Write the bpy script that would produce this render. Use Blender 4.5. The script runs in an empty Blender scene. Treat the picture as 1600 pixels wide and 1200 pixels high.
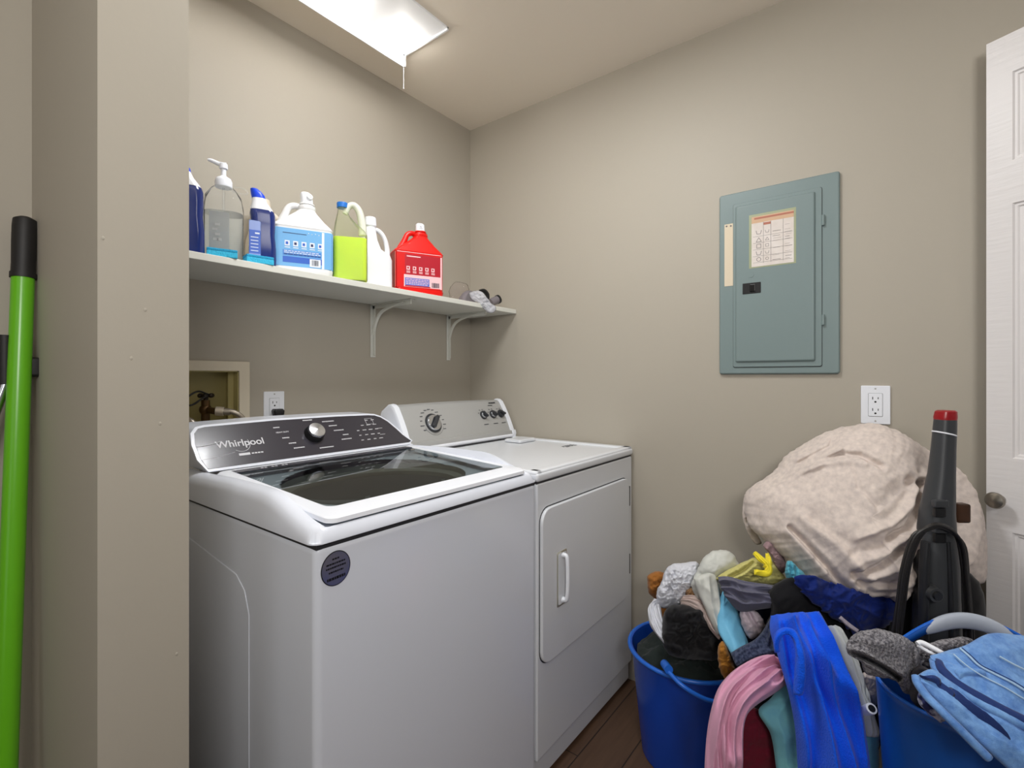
import bpy, bmesh, math, random
import numpy as np
from mathutils import Vector, Matrix, noise

random.seed(7)
COL = bpy.context.scene.collection
SC = bpy.context.scene

# ------------------------------------------------------------------ camera
H = 1.19                                  # eye height
FX, FY = 0.79201, 0.61051                 # forward direction on the floor plan
CAM = Vector((0, 0, H))
cd = bpy.data.cameras.new('camera')
cam = bpy.data.objects.new('camera', cd); COL.objects.link(cam)
cam.location = CAM
cam.rotation_euler = (math.pi/2, 0, -math.radians(90-37.63))
cd.sensor_fit = 'HORIZONTAL'; cd.sensor_width = 36; cd.lens = 17.28
cd.shift_y = -0.00625
cd.clip_start = 0.02
SC.camera = cam

# ------------------------------------------------------------------ world / light / exposure
w = bpy.data.worlds.new('world'); SC.world = w; w.use_nodes = True
w.node_tree.nodes['Background'].inputs[0].default_value = (0.97, 0.98, 1.0, 1)
w.node_tree.nodes['Background'].inputs[1].default_value = 0.20
BULB = 54.0

def area(name, loc, target, size, power, col):
    ld = bpy.data.lights.new(name, 'AREA'); ld.energy = power; ld.color = col
    ld.shape = 'RECTANGLE'; ld.size = size[0]; ld.size_y = size[1]
    o = bpy.data.objects.new(name, ld); COL.objects.link(o); o.location = loc
    d = Vector(target)-Vector(loc); o.rotation_euler = d.to_track_quat('-Z', 'Y').to_euler()
    return o
# added soft fill from the left, with no real source there
area('left_fill_light', (-1.45, 0.05, 1.25), (1.6, 0.2, 0.7), (0.9, 1.8), 6.5, (0.93, 0.96, 1.0))
# invented overhead fill behind the camera, no known lamp
area('rear_fill_light', (0.1, -1.2, 2.38), (0.5, -0.6, 0.0), (0.4, 0.4), 4, (1.0, 0.97, 0.94))
# unseen fill added overhead to brighten the lid and the dryer top
area('top_fill_light', (0.88, 0.74, 2.40), (0.88, 0.74, 0.0), (0.35, 0.35), 24, (0.98, 0.99, 1.0))
# made-up upward fill that lifts the dark ceiling
area('ceiling_fill_light', (-0.5, -0.6, 1.75), (1.2, 0.9, 2.43), (0.5, 0.5), 31, (1.0, .98, .95))

vs = SC.view_settings
vs.view_transform = 'Standard'; vs.look = 'None'; vs.gamma = 1; vs.use_curve_mapping = False
vs.exposure = -0.60

# ------------------------------------------------------------------ helpers
def at(px, py, D):
    l = (px-800)/768.0; u = (590-py)/768.0
    return Vector(((FX+FY*l)*D, (FY-FX*l)*D, H+u*D))
def onX(px, py, X):
    l = (px-800)/768.0
    return at(px, py, X/(FX+FY*l))
def onY(px, py, Y):
    l = (px-800)/768.0
    return at(px, py, Y/(FY-FX*l))
def CS(lat, D, z):                                   # lateral, depth, height
    return Vector((FX*D+FY*lat, FY*D-FX*lat, z))
RV = Vector((FY, -FX, 0)); FV = Vector((FX, FY, 0)); UP = Vector((0, 0, 1))

def lin(c):
    return tuple(((v/255)/12.92 if v/255 <= .04045 else ((v/255+.055)/1.055)**2.4) for v in c)

MATS = {}
def mat(name, rgb=(200,200,200), rough=.5, metal=0, bump=None, spec=.5, trans=0, sheen=0, var=None,
        coat=0, emit=None, alpha=1, sss=0):
    """bump=(scale, strength, distance[, stretch]); var=(rgb2, scale, contrast)"""
    if name in MATS: return MATS[name]
    m = bpy.data.materials.new(name); m.use_nodes = True
    nt = m.node_tree; b = nt.nodes['Principled BSDF']; N = nt.nodes.new; L = nt.links.new
    b.inputs['Base Color'].default_value = (*lin(rgb), 1)
    b.inputs['Roughness'].default_value = rough; b.inputs['Metallic'].default_value = metal
    b.inputs['Specular IOR Level'].default_value = spec
    b.inputs['Transmission Weight'].default_value = trans
    b.inputs['Sheen Weight'].default_value = sheen
    b.inputs['Coat Weight'].default_value = coat
    b.inputs['Coat Roughness'].default_value = .08
    b.inputs['Alpha'].default_value = alpha
    if sss:
        b.inputs['Subsurface Weight'].default_value = sss; b.inputs['Subsurface Radius'].default_value = (.02,.02,.02)
        b.inputs['Subsurface Scale'].default_value = .3
    if emit:
        b.inputs['Emission Color'].default_value = (*lin(emit[0]), 1); b.inputs['Emission Strength'].default_value = emit[1]
    tc = N('ShaderNodeTexCoord')
    if bump:
        n = N('ShaderNodeTexNoise'); n.inputs['Scale'].default_value = bump[0]; n.inputs['Detail'].default_value = 4
        if len(bump) > 3:
            mp = N('ShaderNodeMapping'); mp.inputs['Scale'].default_value = bump[3]
            L(tc.outputs['Object'], mp.inputs[0]); L(mp.outputs[0], n.inputs['Vector'])
        else: L(tc.outputs['Object'], n.inputs['Vector'])
        bp = N('ShaderNodeBump'); bp.inputs['Strength'].default_value = bump[1]; bp.inputs['Distance'].default_value = bump[2]
        L(n.outputs[0], bp.inputs['Height']); L(bp.outputs[0], b.inputs['Normal'])
    if var:
        n = N('ShaderNodeTexNoise'); n.inputs['Scale'].default_value = var[1]; n.inputs['Detail'].default_value = 6
        L(tc.outputs['Object'], n.inputs['Vector'])
        r = N('ShaderNodeValToRGB'); c = var[2]
        r.color_ramp.elements[0].position = .5-c; r.color_ramp.elements[1].position = .5+c
        r.color_ramp.elements[0].color = (*lin(rgb), 1); r.color_ramp.elements[1].color = (*lin(var[0]), 1)
        L(n.outputs[0], r.inputs[0]); L(r.outputs[0], b.inputs['Base Color'])
    MATS[name] = m
    return m

def glass_mat(name, tint, refl_rough=.02, opacity=.0, body=(255,255,255), ior=1.25):
    """thin pane / film: transparent with a fresnel reflection and a little body colour"""
    m = bpy.data.materials.new(name); m.use_nodes = True; nt = m.node_tree; N = nt.nodes.new; L = nt.links.new
    for n in list(nt.nodes): nt.nodes.remove(n)
    out = N('ShaderNodeOutputMaterial'); tr = N('ShaderNodeBsdfTransparent'); gl = N('ShaderNodeBsdfGlossy')
    df = N('ShaderNodeBsdfDiffuse'); m1 = N('ShaderNodeMixShader'); m2 = N('ShaderNodeMixShader'); fr = N('ShaderNodeFresnel')
    tr.inputs[0].default_value = (*lin(tint), 1); df.inputs[0].default_value = (*lin(body), 1)
    gl.inputs['Roughness'].default_value = refl_rough; fr.inputs[0].default_value = ior
    m1.inputs[0].default_value = opacity
    L(tr.outputs[0], m1.inputs[1]); L(df.outputs[0], m1.inputs[2])
    L(fr.outputs[0], m2.inputs[0]); L(m1.outputs[0], m2.inputs[1]); L(gl.outputs[0], m2.inputs[2]); L(m2.outputs[0], out.inputs[0])
    MATS[name] = m
    return m

class MB:
    """collects shapes; build() links them as ONE mesh object"""
    def __init__(s): s.bm = bmesh.new(); s.mats = []
    def mi(s, m):
        if m not in s.mats: s.mats.append(m)
        return s.mats.index(m)
    def take(s, b2, m, M=None, smooth=False):
        if M is not None: b2.transform(M)
        k = s.mi(m)
        for f in b2.faces: f.material_index = k; f.smooth = smooth
        me = bpy.data.meshes.new('tmp'); b2.to_mesh(me); b2.free()
        s.bm.from_mesh(me); bpy.data.meshes.remove(me)
    def box(s, x0, x1, y0, y1, z0, z1, m, bev=0, seg=3, M=None, smooth=None):
        b = bmesh.new(); bmesh.ops.create_cube(b, size=1)
        for v in b.verts:
            v.co = Vector(((x0+x1)/2+v.co.x*(x1-x0), (y0+y1)/2+v.co.y*(y1-y0), (z0+z1)/2+v.co.z*(z1-z0)))
        if bev: bmesh.ops.bevel(b, geom=b.edges[:], offset=bev, segments=seg, profile=.5, affect='EDGES')
        s.take(b, m, M, bool(bev) if smooth is None else smooth)
    def cyl(s, p0, p1, r0, m, r1=None, n=24, bev=0, smooth=True):
        p0 = Vector(p0); p1 = Vector(p1); d = p1-p0; r1 = r0 if r1 is None else r1
        b = bmesh.new(); bmesh.ops.create_cone(b, cap_ends=True, segments=n, radius1=r0, radius2=r1, depth=d.length)
        if bev:
            es = [e for e in b.edges if len(e.link_faces) == 2 and any(len(f.verts) > 4 for f in e.link_faces)]
            bmesh.ops.bevel(b, geom=es, offset=bev, segments=2, profile=.5, affect='EDGES')
        M = Matrix.Translation((p0+p1)/2) @ d.to_track_quat('Z', 'Y').to_matrix().to_4x4()
        s.take(b, m, M, smooth)
    def sphere(s, c, r, m, sc=(1,1,1), n=24):
        b = bmesh.new(); bmesh.ops.create_uvsphere(b, u_segments=n, v_segments=n//2, radius=r)
        s.take(b, m, Matrix.Translation(c) @ Matrix.Diagonal((*sc, 1)), True)
    def grid(s, rows, m, close_u=False, close_v=False, smooth=True, cap=False, M=None, cap_end=False):
        """rows: list of lists of points"""
        b = bmesh.new(); V = [[b.verts.new(p) for p in r] for r in rows]
        nu = len(V); nv = len(V[0])
        for i in range(nu if close_u else nu-1):
            for j in range(nv if close_v else nv-1):
                q = (V[i][j], V[(i+1) % nu][j], V[(i+1) % nu][(j+1) % nv], V[i][(j+1) % nv])
                try: b.faces.new(q)
                except ValueError: pass
        if cap:
            b.faces.new(V[0][::-1]); b.faces.new(V[-1])
        if cap_end: b.faces.new(V[-1])
        bmesh.ops.recalc_face_normals(b, faces=b.faces[:])
        s.take(b, m, M, smooth)
    def lathe(s, prof, c, m, n=32, axis=None, M=None, sx=1, sy=1):
        """prof: (radius, height) list about z at c"""
        rows = [[Vector((c[0]+max(r, 1e-4)*sx*math.cos(2*math.pi*k/n), c[1]+max(r, 1e-4)*sy*math.sin(2*math.pi*k/n), c[2]+h)) for k in range(n)] for r, h in prof]
        s.grid(rows, m, close_v=True, cap=True, M=M)
    def tube(s, pts, r, m, n=10, sub=6, closed=False, rs=None):
        pts = [Vector(p) for p in pts]
        P = crv(pts, sub, closed)
        rr = [r]*len(P) if rs is None else list(np.interp(np.linspace(0, 1, len(P)), np.linspace(0, 1, len(rs)), rs))
        rows = []; prev = None
        for i, p in enumerate(P):
            t = (P[(i+1) % len(P)] if (closed or i < len(P)-1) else p) - (P[i-1] if (closed or i > 0) else p)
            t.normalize()
            if prev is None: a = t.orthogonal().normalized()
            else: a = (prev-t*prev.dot(t)).normalized()
            prev = a; c2 = t.cross(a)
            rows.append([p+(a*math.cos(2*math.pi*k/n)+c2*math.sin(2*math.pi*k/n))*rr[i] for k in range(n)])
        s.grid(rows, m, close_u=closed, close_v=True, cap=not closed)
    def rr(s, secs, m, n=8, M=None, cap=True):
        """loft of rounded rectangles: (z, cx, cy, hx, hy, r)"""
        rows = []
        for z, cx, cy, hx, hy, r in secs:
            r = min(r, hx, hy); row = []
            for q, (sx, sy) in enumerate(((1,1), (-1,1), (-1,-1), (1,-1))):
                for k in range(n+1):
                    a = math.pi/2*(q+k/n)
                    row.append(Vector((cx+sx*(hx-r)+r*math.cos(a), cy+sy*(hy-r)+r*math.sin(a), z)))
            rows.append(row)
        s.grid(rows, m, close_v=True, cap=cap, M=M)
    def prism(s, poly, thick, m, M=None, bev=0, smooth=False):
        """poly in xy, extruded along +z by thick"""
        b = bmesh.new(); f = b.faces.new([b.verts.new((x, y, 0)) for x, y in poly])
        g = bmesh.ops.extrude_face_region(b, geom=[f])
        for v in g['geom']:
            if isinstance(v, bmesh.types.BMVert): v.co.z += thick
        bmesh.ops.recalc_face_normals(b, faces=b.faces[:])
        if bev:
            es = [e for e in b.edges if abs(e.verts[0].co.z-e.verts[1].co.z) < 1e-6]
            bmesh.ops.bevel(b, geom=es, offset=bev, segments=3, profile=.5, affect='EDGES')
        s.take(b, m, M, smooth)
    def plate(s, x0, x1, y0, y1, r, h, bev, m, F):
        """raised plate with rounded corners and a chamfered, rounded edge"""
        rg = lambda i, z: [F @ Vector((x, y, z)) for x, y in rrp(x0+i, x1-i, y0+i, y1-i, max(r-i*.5, .0012), 5)]
        rows = [rg(0, 0), rg(0, h-bev)]+[rg(bev*(1-math.cos(a)), h-bev+bev*math.sin(a)) for a in (.4, .8, 1.2, math.pi/2)]
        s.grid(rows, m, close_v=True, cap_end=True)
    def build(s, name, parent=None, loc=None):
        """world-space geometry; its object sits at the root's origin (parent) or at loc"""
        root = parent
        while root is not None and root.parent is not None: root = root.parent
        if root is not None: off = root.location.copy()
        elif loc is not None: off = Vector(loc)
        else: off = Vector((0, 0, 0))
        bmesh.ops.translate(s.bm, verts=s.bm.verts[:], vec=-off)
        me = bpy.data.meshes.new(name); s.bm.to_mesh(me); s.bm.free()
        for m in s.mats: me.materials.append(m)
        if not getattr(s, 'soft', False): me.set_sharp_from_angle(angle=math.radians(38))
        o = bpy.data.objects.new(name, me); COL.objects.link(o)
        if not getattr(s, 'soft', False) and len(me.polygons) < 6000:
            wn = o.modifiers.new('weighted_normals', 'WEIGHTED_NORMAL'); wn.keep_sharp = True
        if parent is not None: o.parent = parent
        else: o.location = off
        return o

def rrp(x0, x1, z0, z1, r, n=8):
    o = []
    for q, (sx, sy) in enumerate(((1,1), (-1,1), (-1,-1), (1,-1))):
        for k in range(n+1):
            a = math.pi/2*(q+k/n); o.append(((x1-r if sx > 0 else x0+r)+r*math.cos(a), (z1-r if sy > 0 else z0+r)+r*math.sin(a)))
    return o
def crv(P, sub=6, closed=False):
    """Catmull-Rom through points"""
    P = [Vector(p) for p in P]; n = len(P); out = []
    rng = range(n if closed else n-1)
    for i in rng:
        p0 = P[(i-1) % n] if (closed or i > 0) else P[0]*2-P[1]
        p1 = P[i]; p2 = P[(i+1) % n]
        p3 = P[(i+2) % n] if (closed or i < n-2) else P[-1]*2-P[-2]
        for k in range(sub):
            t = k/sub
            out.append(.5*((2*p1)+(p2-p0)*t+(2*p0-5*p1+4*p2-p3)*t*t+(3*p1-p0-3*p2+p3)*t**3))
    if not closed: out.append(P[-1].copy())
    return out

def resample(P, n, closed=False):
    Q = [np.array(p) for p in P]
    if closed: Q.append(Q[0])
    Q = np.array(Q); d = np.r_[0, np.cumsum(np.linalg.norm(np.diff(Q[:, :3], axis=0), axis=1))]
    t = np.linspace(0, d[-1], n+1)[:-1] if closed else np.linspace(0, d[-1], n)
    return np.stack([np.interp(t, d, Q[:, k]) for k in range(Q.shape[1])], 1)

def thing(name, label, cat, loc, group=None, rotz=0):
    o = bpy.data.objects.new(name, None); COL.objects.link(o)
    o.location = loc; o.rotation_euler = (0, 0, rotz); o.empty_display_size = .05
    o['label'] = label; o['category'] = cat
    if group: o['group'] = group
    return o
def tag(o, label, cat, group=None):
    o['label'] = label; o['category'] = cat
    if group: o['group'] = group
    return o
def struct(o): o['kind'] = 'structure'; return o
def dup(root, loc, label, rotz=None):
    r = root.copy(); COL.objects.link(r); r.location = loc; r['label'] = label
    if rotz is not None: r.rotation_euler = (0, 0, rotz)
    def rec(a, b):
        for ch in list(a.children):
            c = ch.copy(); COL.objects.link(c); c.parent = b; rec(ch, c)
    rec(root, r)
    return r

def text_into(mb, s, size, m, M, extrude=.0003, align='CENTER'):
    c = bpy.data.curves.new('t', 'FONT'); c.body = s; c.size = size; c.extrude = extrude
    c.align_x = align; c.align_y = 'CENTER'; c.offset = size*.012
    o = bpy.data.objects.new('t', c); COL.objects.link(o)
    dg = bpy.context.evaluated_depsgraph_get(); me = bpy.data.meshes.new_from_object(o.evaluated_get(dg))
    b = bmesh.new(); b.from_mesh(me); bpy.data.meshes.remove(me)
    bpy.data.objects.remove(o); bpy.data.curves.remove(c)
    mb.take(b, m, M)

def frame(origin, xdir, zdir):
    """matrix with local x along xdir, local z along zdir (outward normal)"""
    x = Vector(xdir).normalized(); z = Vector(zdir).normalized(); y = z.cross(x).normalized(); x = y.cross(z)
    M = Matrix((x, y, z)).transposed().to_4x4(); M.translation = Vector(origin)
    return M

# ------------------------------------------------------------------ cloth
def ridge(p, s, seed):
    q = p*s+Vector((seed*7.3, seed*3.1, seed*1.7))
    wq = q+Vector((noise.noise(q*.7+Vector((5, 0, 0))), noise.noise(q*.7+Vector((0, 9, 0))), 0))*1.1
    n_ = noise.noise(wq)
    return 1-math.sqrt(n_*n_+.004)*2.6
def wr(p, s, seed, w=(.50, .33, .17)):
    return ridge(p, s, seed)*w[0]+ridge(p, s*2.3, seed+3)*w[1]+ridge(p, s*5.1, seed+5)*w[2]

def seg_d(P, pl):
    pl = np.array(pl, float); best = np.full(len(P), 1e9)
    for a, b in zip(pl[:-1], pl[1:]):
        ab = b-a; t = np.clip(((P-a)@ab)/(ab@ab), 0, 1)
        best = np.minimum(best, np.linalg.norm(P-(a+t[:, None]*ab), axis=1))
    return best

def lump(pts, c, tf, tb, amp=.006, sc=18, seed=1, n=96, rings=26, X=None, nrm=None, k=3., creases=(), stretch=None, edge=.35, sharp=False, tmap=None, jit=1.6, w=(.50, .33, .17)):
    """crumpled closed cloth mass: outline pts (px,py[,D]) about c, bulging tf towards the viewer and tb behind"""
    def g(p):
        return np.array([*(onX(p[0], p[1], X) if X else at(p[0], p[1], p[2])), p[0], p[1]])
    if len(pts[0]) == 2 and not X: pts = [(x, y, c[2]) for x, y in pts]
    P5 = [g(p) for p in pts]
    if not sharp:
        C3 = crv([Vector(p[:3]) for p in P5], 8, True); C2 = crv([Vector((p[3], p[4], 0)) for p in P5], 8, True)
        P5 = [np.array([*a, b[0], b[1]]) for a, b in zip(C3, C2)]
    B = resample(P5, n, True); cc = g(c)
    for i in range(len(B)):
        q = noise.noise(Vector((B[i][3]*.11, B[i][4]*.11, seed*4.4)))+.5*noise.noise(Vector((B[i][3]*.3, B[i][4]*.3, seed*2.4)))
        B[i] = cc+(B[i]-cc)*(1+q*jit/max(12, np.hypot(*(B[i][3:5]-cc[3:5]))))
    nv = Vector(nrm).normalized() if nrm is not None else (CAM-Vector(cc[:3])).normalized()
    a1 = nv.orthogonal().normalized(); a2 = nv.cross(a1)
    rr = [(i/rings)**.85 for i in range(1, rings+1)]
    front = [[], ]; PP = np.array([cc]+[cc+(b-cc)*r for r in rr for b in B])
    R = np.array([0]+[r for r in rr for _ in B])
    prof = np.sqrt(np.clip(1-R**k, 0, 1))
    d = np.zeros(len(PP))
    for i, p in enumerate(PP):
        v = Vector(p[:3])
        if stretch: v = v+Vector(stretch[0])*v.dot(Vector(stretch[0]).normalized())*(stretch[1]-1)
        d[i] = wr(v, sc, seed, w)
    fade = (1-R**8)*(1-edge)+edge
    disp = amp*d*fade
    for pl, wd, dep in creases:
        q = seg_d(PP[:, 3:5], pl); disp += dep*(.16*np.exp(-((q-1.9*wd)/wd)**2)-np.exp(-(q/wd)**2))*(1-R**10)
    nvn = np.array(nv)
    if tmap: tf = tf*np.interp(PP[:, 3], *tmap)
    F3 = PP[:, :3]+nvn*((tf*prof+disp)[:, None])
    Bk = PP[:, :3]-nvn*((tb*prof-disp*.4)[:, None])
    return F3, Bk, n, len(rr)

def lump_mesh(mb, m, *a, **kw):
    F3, Bk, n, R = lump(*a, **kw)
    b = bmesh.new(); vf = [b.verts.new(p) for p in F3]; vb = [b.verts.new(p) for p in Bk[:1+n*(R-1)]]
    def idx(r, k): return 1+r*n+k % n
    for V, flip in ((vf, 0), (vb, 1)):
        for k in range(n):
            t = (V[0], V[idx(0, k)], V[idx(0, k+1)]); b.faces.new(t[::-1] if flip else t)
            for r in range(R-1):
                if flip and r == R-2:
                    q = (V[idx(r, k)], vf[idx(r+1, k)], vf[idx(r+1, k+1)], V[idx(r, k+1)])
                else:
                    q = (V[idx(r, k)], V[idx(r+1, k)], V[idx(r+1, k+1)], V[idx(r, k+1)])
                b.faces.new(q[::-1] if flip else q)
    bmesh.ops.recalc_face_normals(b, faces=b.faces[:])
    mb.take(b, m, None, True)

def garment(name, label, cat, m, *a, group=None, parent=None, **kw):
    mb = MB(); mb.soft = True; lump_mesh(mb, m, *a, **kw)
    if parent is not None: return mb.build(name, parent)
    mb.bm.verts.ensure_lookup_table(); zs = [v.co for v in mb.bm.verts]
    c = sum(zs, Vector())/len(zs); c.z = min(v.z for v in zs)
    o = mb.build(name, None, c)
    return tag(o, label, cat, group)

def drape_mesh(mb, m, A, B, th, folds=3, amp=.01, seed=1, nu=70, nv=46, cap0=True, cap1=True, wob=.6, fine=.0015, pinch=(1,1), o2=.5, capw=.08):
    """cloth strip between edge lines A and B (px,py,D); folds run along its length"""
    A3 = resample(crv([at(*p) for p in A], 8), nu); B3 = resample(crv([at(*p) for p in B], 8), nu)
    fr = []; bk = []
    Lm = np.linalg.norm(A3[-1]-A3[0])+1e-6
    for i in range(nu):
        u = i/(nu-1); rf = []; rb = []
        ce = 1.0
        if cap0: ce *= min(1, math.sqrt(max(0, 1-(1-min(1, u/capw))**2)))
        if cap1: ce *= min(1, math.sqrt(max(0, 1-(1-min(1, (1-u)/capw))**2)))
        tu = A3[min(i+1, nu-1)]+B3[min(i+1, nu-1)]-A3[max(i-1, 0)]-B3[max(i-1, 0)]
        tv = B3[i]-A3[i]; nn = Vector(np.cross(tu, tv)).normalized()
        mid = Vector((A3[i]+B3[i])/2)
        if nn.dot(CAM-mid) < 0: nn = -nn
        for j in range(nv):
            v = j/(nv-1); p = Vector(A3[i]*(1-v)+B3[i]*v)
            e = math.sqrt(max(0, 1-abs(2*v-1)**3))
            wv = v+wob*.16*noise.noise(Vector((u*2.3, v*2.2, seed*5.1)))
            f = math.cos(2*math.pi*folds*wv+seed+2.5*noise.noise(Vector((u*1.6, seed*3.3, 0))))
            f2 = ridge(Vector((u*1.7, v*folds*1.1, seed*1.9)), 1.0, seed)+o2*ridge(Vector((u*3.6, v*folds*2.3, seed*2.9)), 1.0, seed+2)
            f = .38*(1-abs(f)*1.6)+.75*f2
            h = th*e*ce+amp*f*e*ce+fine*wr(p, 40, seed)*e
            rf.append(p+nn*h); rb.append(p-nn*(th*.7*e*ce))
        fr.append(rf); bk.append(rb)
    rows = [r+b[-2:0:-1] for r, b in zip(fr, bk)]
    mb.grid(rows, m, close_v=True, cap=True)

def drape(name, label, cat, m, A, B, th, group=None, parent=None, **kw):
    mb = MB(); mb.soft = True; drape_mesh(mb, m, A, B, th, **kw)
    if parent is not None: return mb.build(name, parent)
    zs = [v.co.copy() for v in mb.bm.verts]; c = sum(zs, Vector())/len(zs); c.z = min(v.z for v in zs)
    return tag(mb.build(name, None, c), label, cat, group)
# ================================================================== MATERIALS
WALL = mat('wall_paint', (174,167,154), .55, bump=(70, .12, .0015), spec=.35)
CEIL = mat('ceiling_paint', (238,229,215), .8, bump=(50, .2, .002), spec=.2)
WHITE = mat('white_paint', (226,224,222), .4, spec=.4)
ENAMEL = mat('white_enamel', (222,226,236), .2, spec=.5)
ENAM2 = mat('dryer_enamel', (222,225,230), .26, spec=.5)
PLW = mat('white_plastic', (236,239,246), .35)
SEAM = mat('dark_seam', (40,40,44), .6)
BLACK = mat('black_plastic', (20,20,22), .4)
CHROME = mat('chrome', (205,208,214), .16, 1)
PANELD = mat('console_gloss', (52,50,58), .22, spec=.5, coat=.3)
PRINT = mat('print_white', (205,205,210), .5)
PRINTD = mat('print_dark', (50,52,58), .6)
PBOX = mat('panel_grey_paint', (122,138,138), .42, bump=(30, .1, .001), spec=.4)
SILV = mat('silver_console', (176,176,174), .38, .15, spec=.5)

# ================================================================== SHELL
XB, YA, ZC = 1.82, 1.667, 2.425
def shell(name, *b, m=WALL):
    mb = MB(); mb.box(*b, m); return struct(mb.build(name))
# floor of wood-look planks
def floor_mat():
    m = bpy.data.materials.new('floor_planks'); m.use_nodes = True; nt = m.node_tree; N = nt.nodes.new; L = nt.links.new
    b = nt.nodes['Principled BSDF']; tc = N('ShaderNodeTexCoord'); br = N('ShaderNodeTexBrick'); n = N('ShaderNodeTexNoise'); mp = N('ShaderNodeMapping')
    br.inputs['Scale'].default_value = 1; br.inputs['Brick Width'].default_value = .9; br.inputs['Row Height'].default_value = .13
    br.inputs['Mortar Size'].default_value = .002
    br.inputs['Color1'].default_value = (*lin((112,84,64)), 1); br.inputs['Color2'].default_value = (*lin((92,68,52)), 1); br.inputs['Mortar'].default_value = (*lin((40,30,24)), 1)
    mp.inputs['Scale'].default_value = (3, 40, 1); n.inputs['Scale'].default_value = 1.5; n.inputs['Detail'].default_value = 6
    mx = N('ShaderNodeMix'); mx.data_type = 'RGBA'; mx.blend_type = 'MULTIPLY'; mx.inputs[0].default_value = .6
    L(tc.outputs['Object'], br.inputs['Vector']); L(tc.outputs['Object'], mp.inputs[0]); L(mp.outputs[0], n.inputs['Vector'])
    L(br.outputs[0], mx.inputs[6]); L(n.outputs[0], mx.inputs[7]); L(mx.outputs[2], b.inputs['Base Color']); b.inputs['Roughness'].default_value = .45
    return m
shell('floor', -1.6, XB+.1, -2.4, YA+.15, -.05, 0, m=floor_mat())
shell('ceiling', -1.6, XB+.1, -2.4, YA+.15, ZC, ZC+.05, m=CEIL)
shell('wall_right', XB, XB+.1, -2.4, YA+.15, 0, ZC)
# back wall behind the machines, with a real opening for the recessed valve box
NX0, NX1, NZ0, NZ1 = .33, .718, 1.02, 1.212
mb = MB()
mb.box(.19, NX0, YA, YA+.15, 0, ZC, WALL); mb.box(NX1, XB, YA, YA+.15, 0, ZC, WALL)
mb.box(NX0, NX1, YA, YA+.15, 0, NZ0, WALL); mb.box(NX0, NX1, YA, YA+.15, NZ1, ZC, WALL)
struct(mb.build('wall_left'))
mb = MB(); mb.box(.19, .303, .877, YA, 0, ZC, WALL)
for px_, py_ in ((161,372), (227,484), (250,662), (276,1022), (205,560)):          # filled nail dents in the paint
    mb.sphere(onY(px_, py_, .877), .0022, WALL, (1, .35, 1.3), 10)
struct(mb.build('wall_partition'))
shell('wall_closet', -1.6, .19, 1.345, 1.345+.1, 0, ZC)
shell('wall_far_left', -1.7, -1.6, -2.4, 1.445, 0, ZC)

# ================================================================== CEILING LIGHT
FXM = mat('fixture_white', (240,242,246), .35, spec=.5)
GLOW = mat('lit_globe', (255,255,255), .5, emit=((255,250,242), BULB))
LY, LX0, LX1 = 1.474, .30, 1.235
cl = thing('ceiling_light', 'white ceiling light bar with bare lit globe bulbs and a drop edge above the washer', 'ceiling light', (.77, 1.33, ZC))
mb = MB(); mb.box(LX0, LX1, 1.235, LY, ZC-.006, ZC, FXM); mb.box(LX1-.006, LX1, 1.235, LY, ZC-.012, ZC, FXM); mb.box(LX0, LX0+.006, 1.235, LY, ZC-.012, ZC, FXM)
mb.build('base_plate', cl)
mb = MB(); mb.box(LX0, LX1, LY-.005, LY, ZC-.052, ZC-.004, FXM, .002, 2); mb.box(LX1-.006, LX1, LY-.012, LY, ZC-.052, ZC-.004, FXM); mb.build('drop_edge', cl)
for gx in (.42, .67, .92, 1.165):
    mb = MB(); mb.cyl((gx, 1.395, ZC-.006), (gx, 1.395, ZC-.012), .022, FXM, bev=.002); so = mb.build('socket', cl)
    mb = MB(); mb.sphere((gx, 1.395, ZC-.034), .026, GLOW); mb.build('bulb', so)
mb = MB(); mb.cyl((LX1-.004, LY-.004, ZC-.055), (LX1-.004, LY-.004, ZC-.13), .0009, PLW, n=6); mb.sphere((LX1-.004, LY-.004, ZC-.133), .0028, PLW, n=10); mb.build('pull_cord', cl)

# ================================================================== WASHER
WX0, WX1, WY0, WY1 = .469, 1.150, .80, 1.47
wa = thing('washing_machine', 'white top-loading washing machine with dark control panel and glass lid, nearest the partition wall', 'washing machine', (.81, 1.14, 0))
mb = MB()
mb.box(WX0+.004, WX1, WY0, WY1, .03, .890, ENAMEL, .014, 4)
# pressed relief in the side panel
Ms = frame((WX0+.005, 0, 0), (0, -1, 0), (-1, 0, 0))
mb.prism([(-1.05, .03), (-1.05, .70), (-1.07, .745), (-1.11, .77), (-1.40, .80), (-1.44, .78), (-1.45, .03)], .0022, ENAMEL, Ms, .0021, True)
mb.build('cabinet', wa)
mb = MB()
for fx in (WX0+.05, WX1-.05):
    for fy in (WY0+.05, WY1-.05): mb = MB(); mb.cyl((fx, fy, 0), (fx, fy, .035), .018, BLACK); mb.build('foot', wa)
mb = MB(); mb.box(WX0+.007, WX1-.003, WY0+.003, WY1-.003, .884, .894, SEAM); mb.build('seam', wa)
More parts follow.
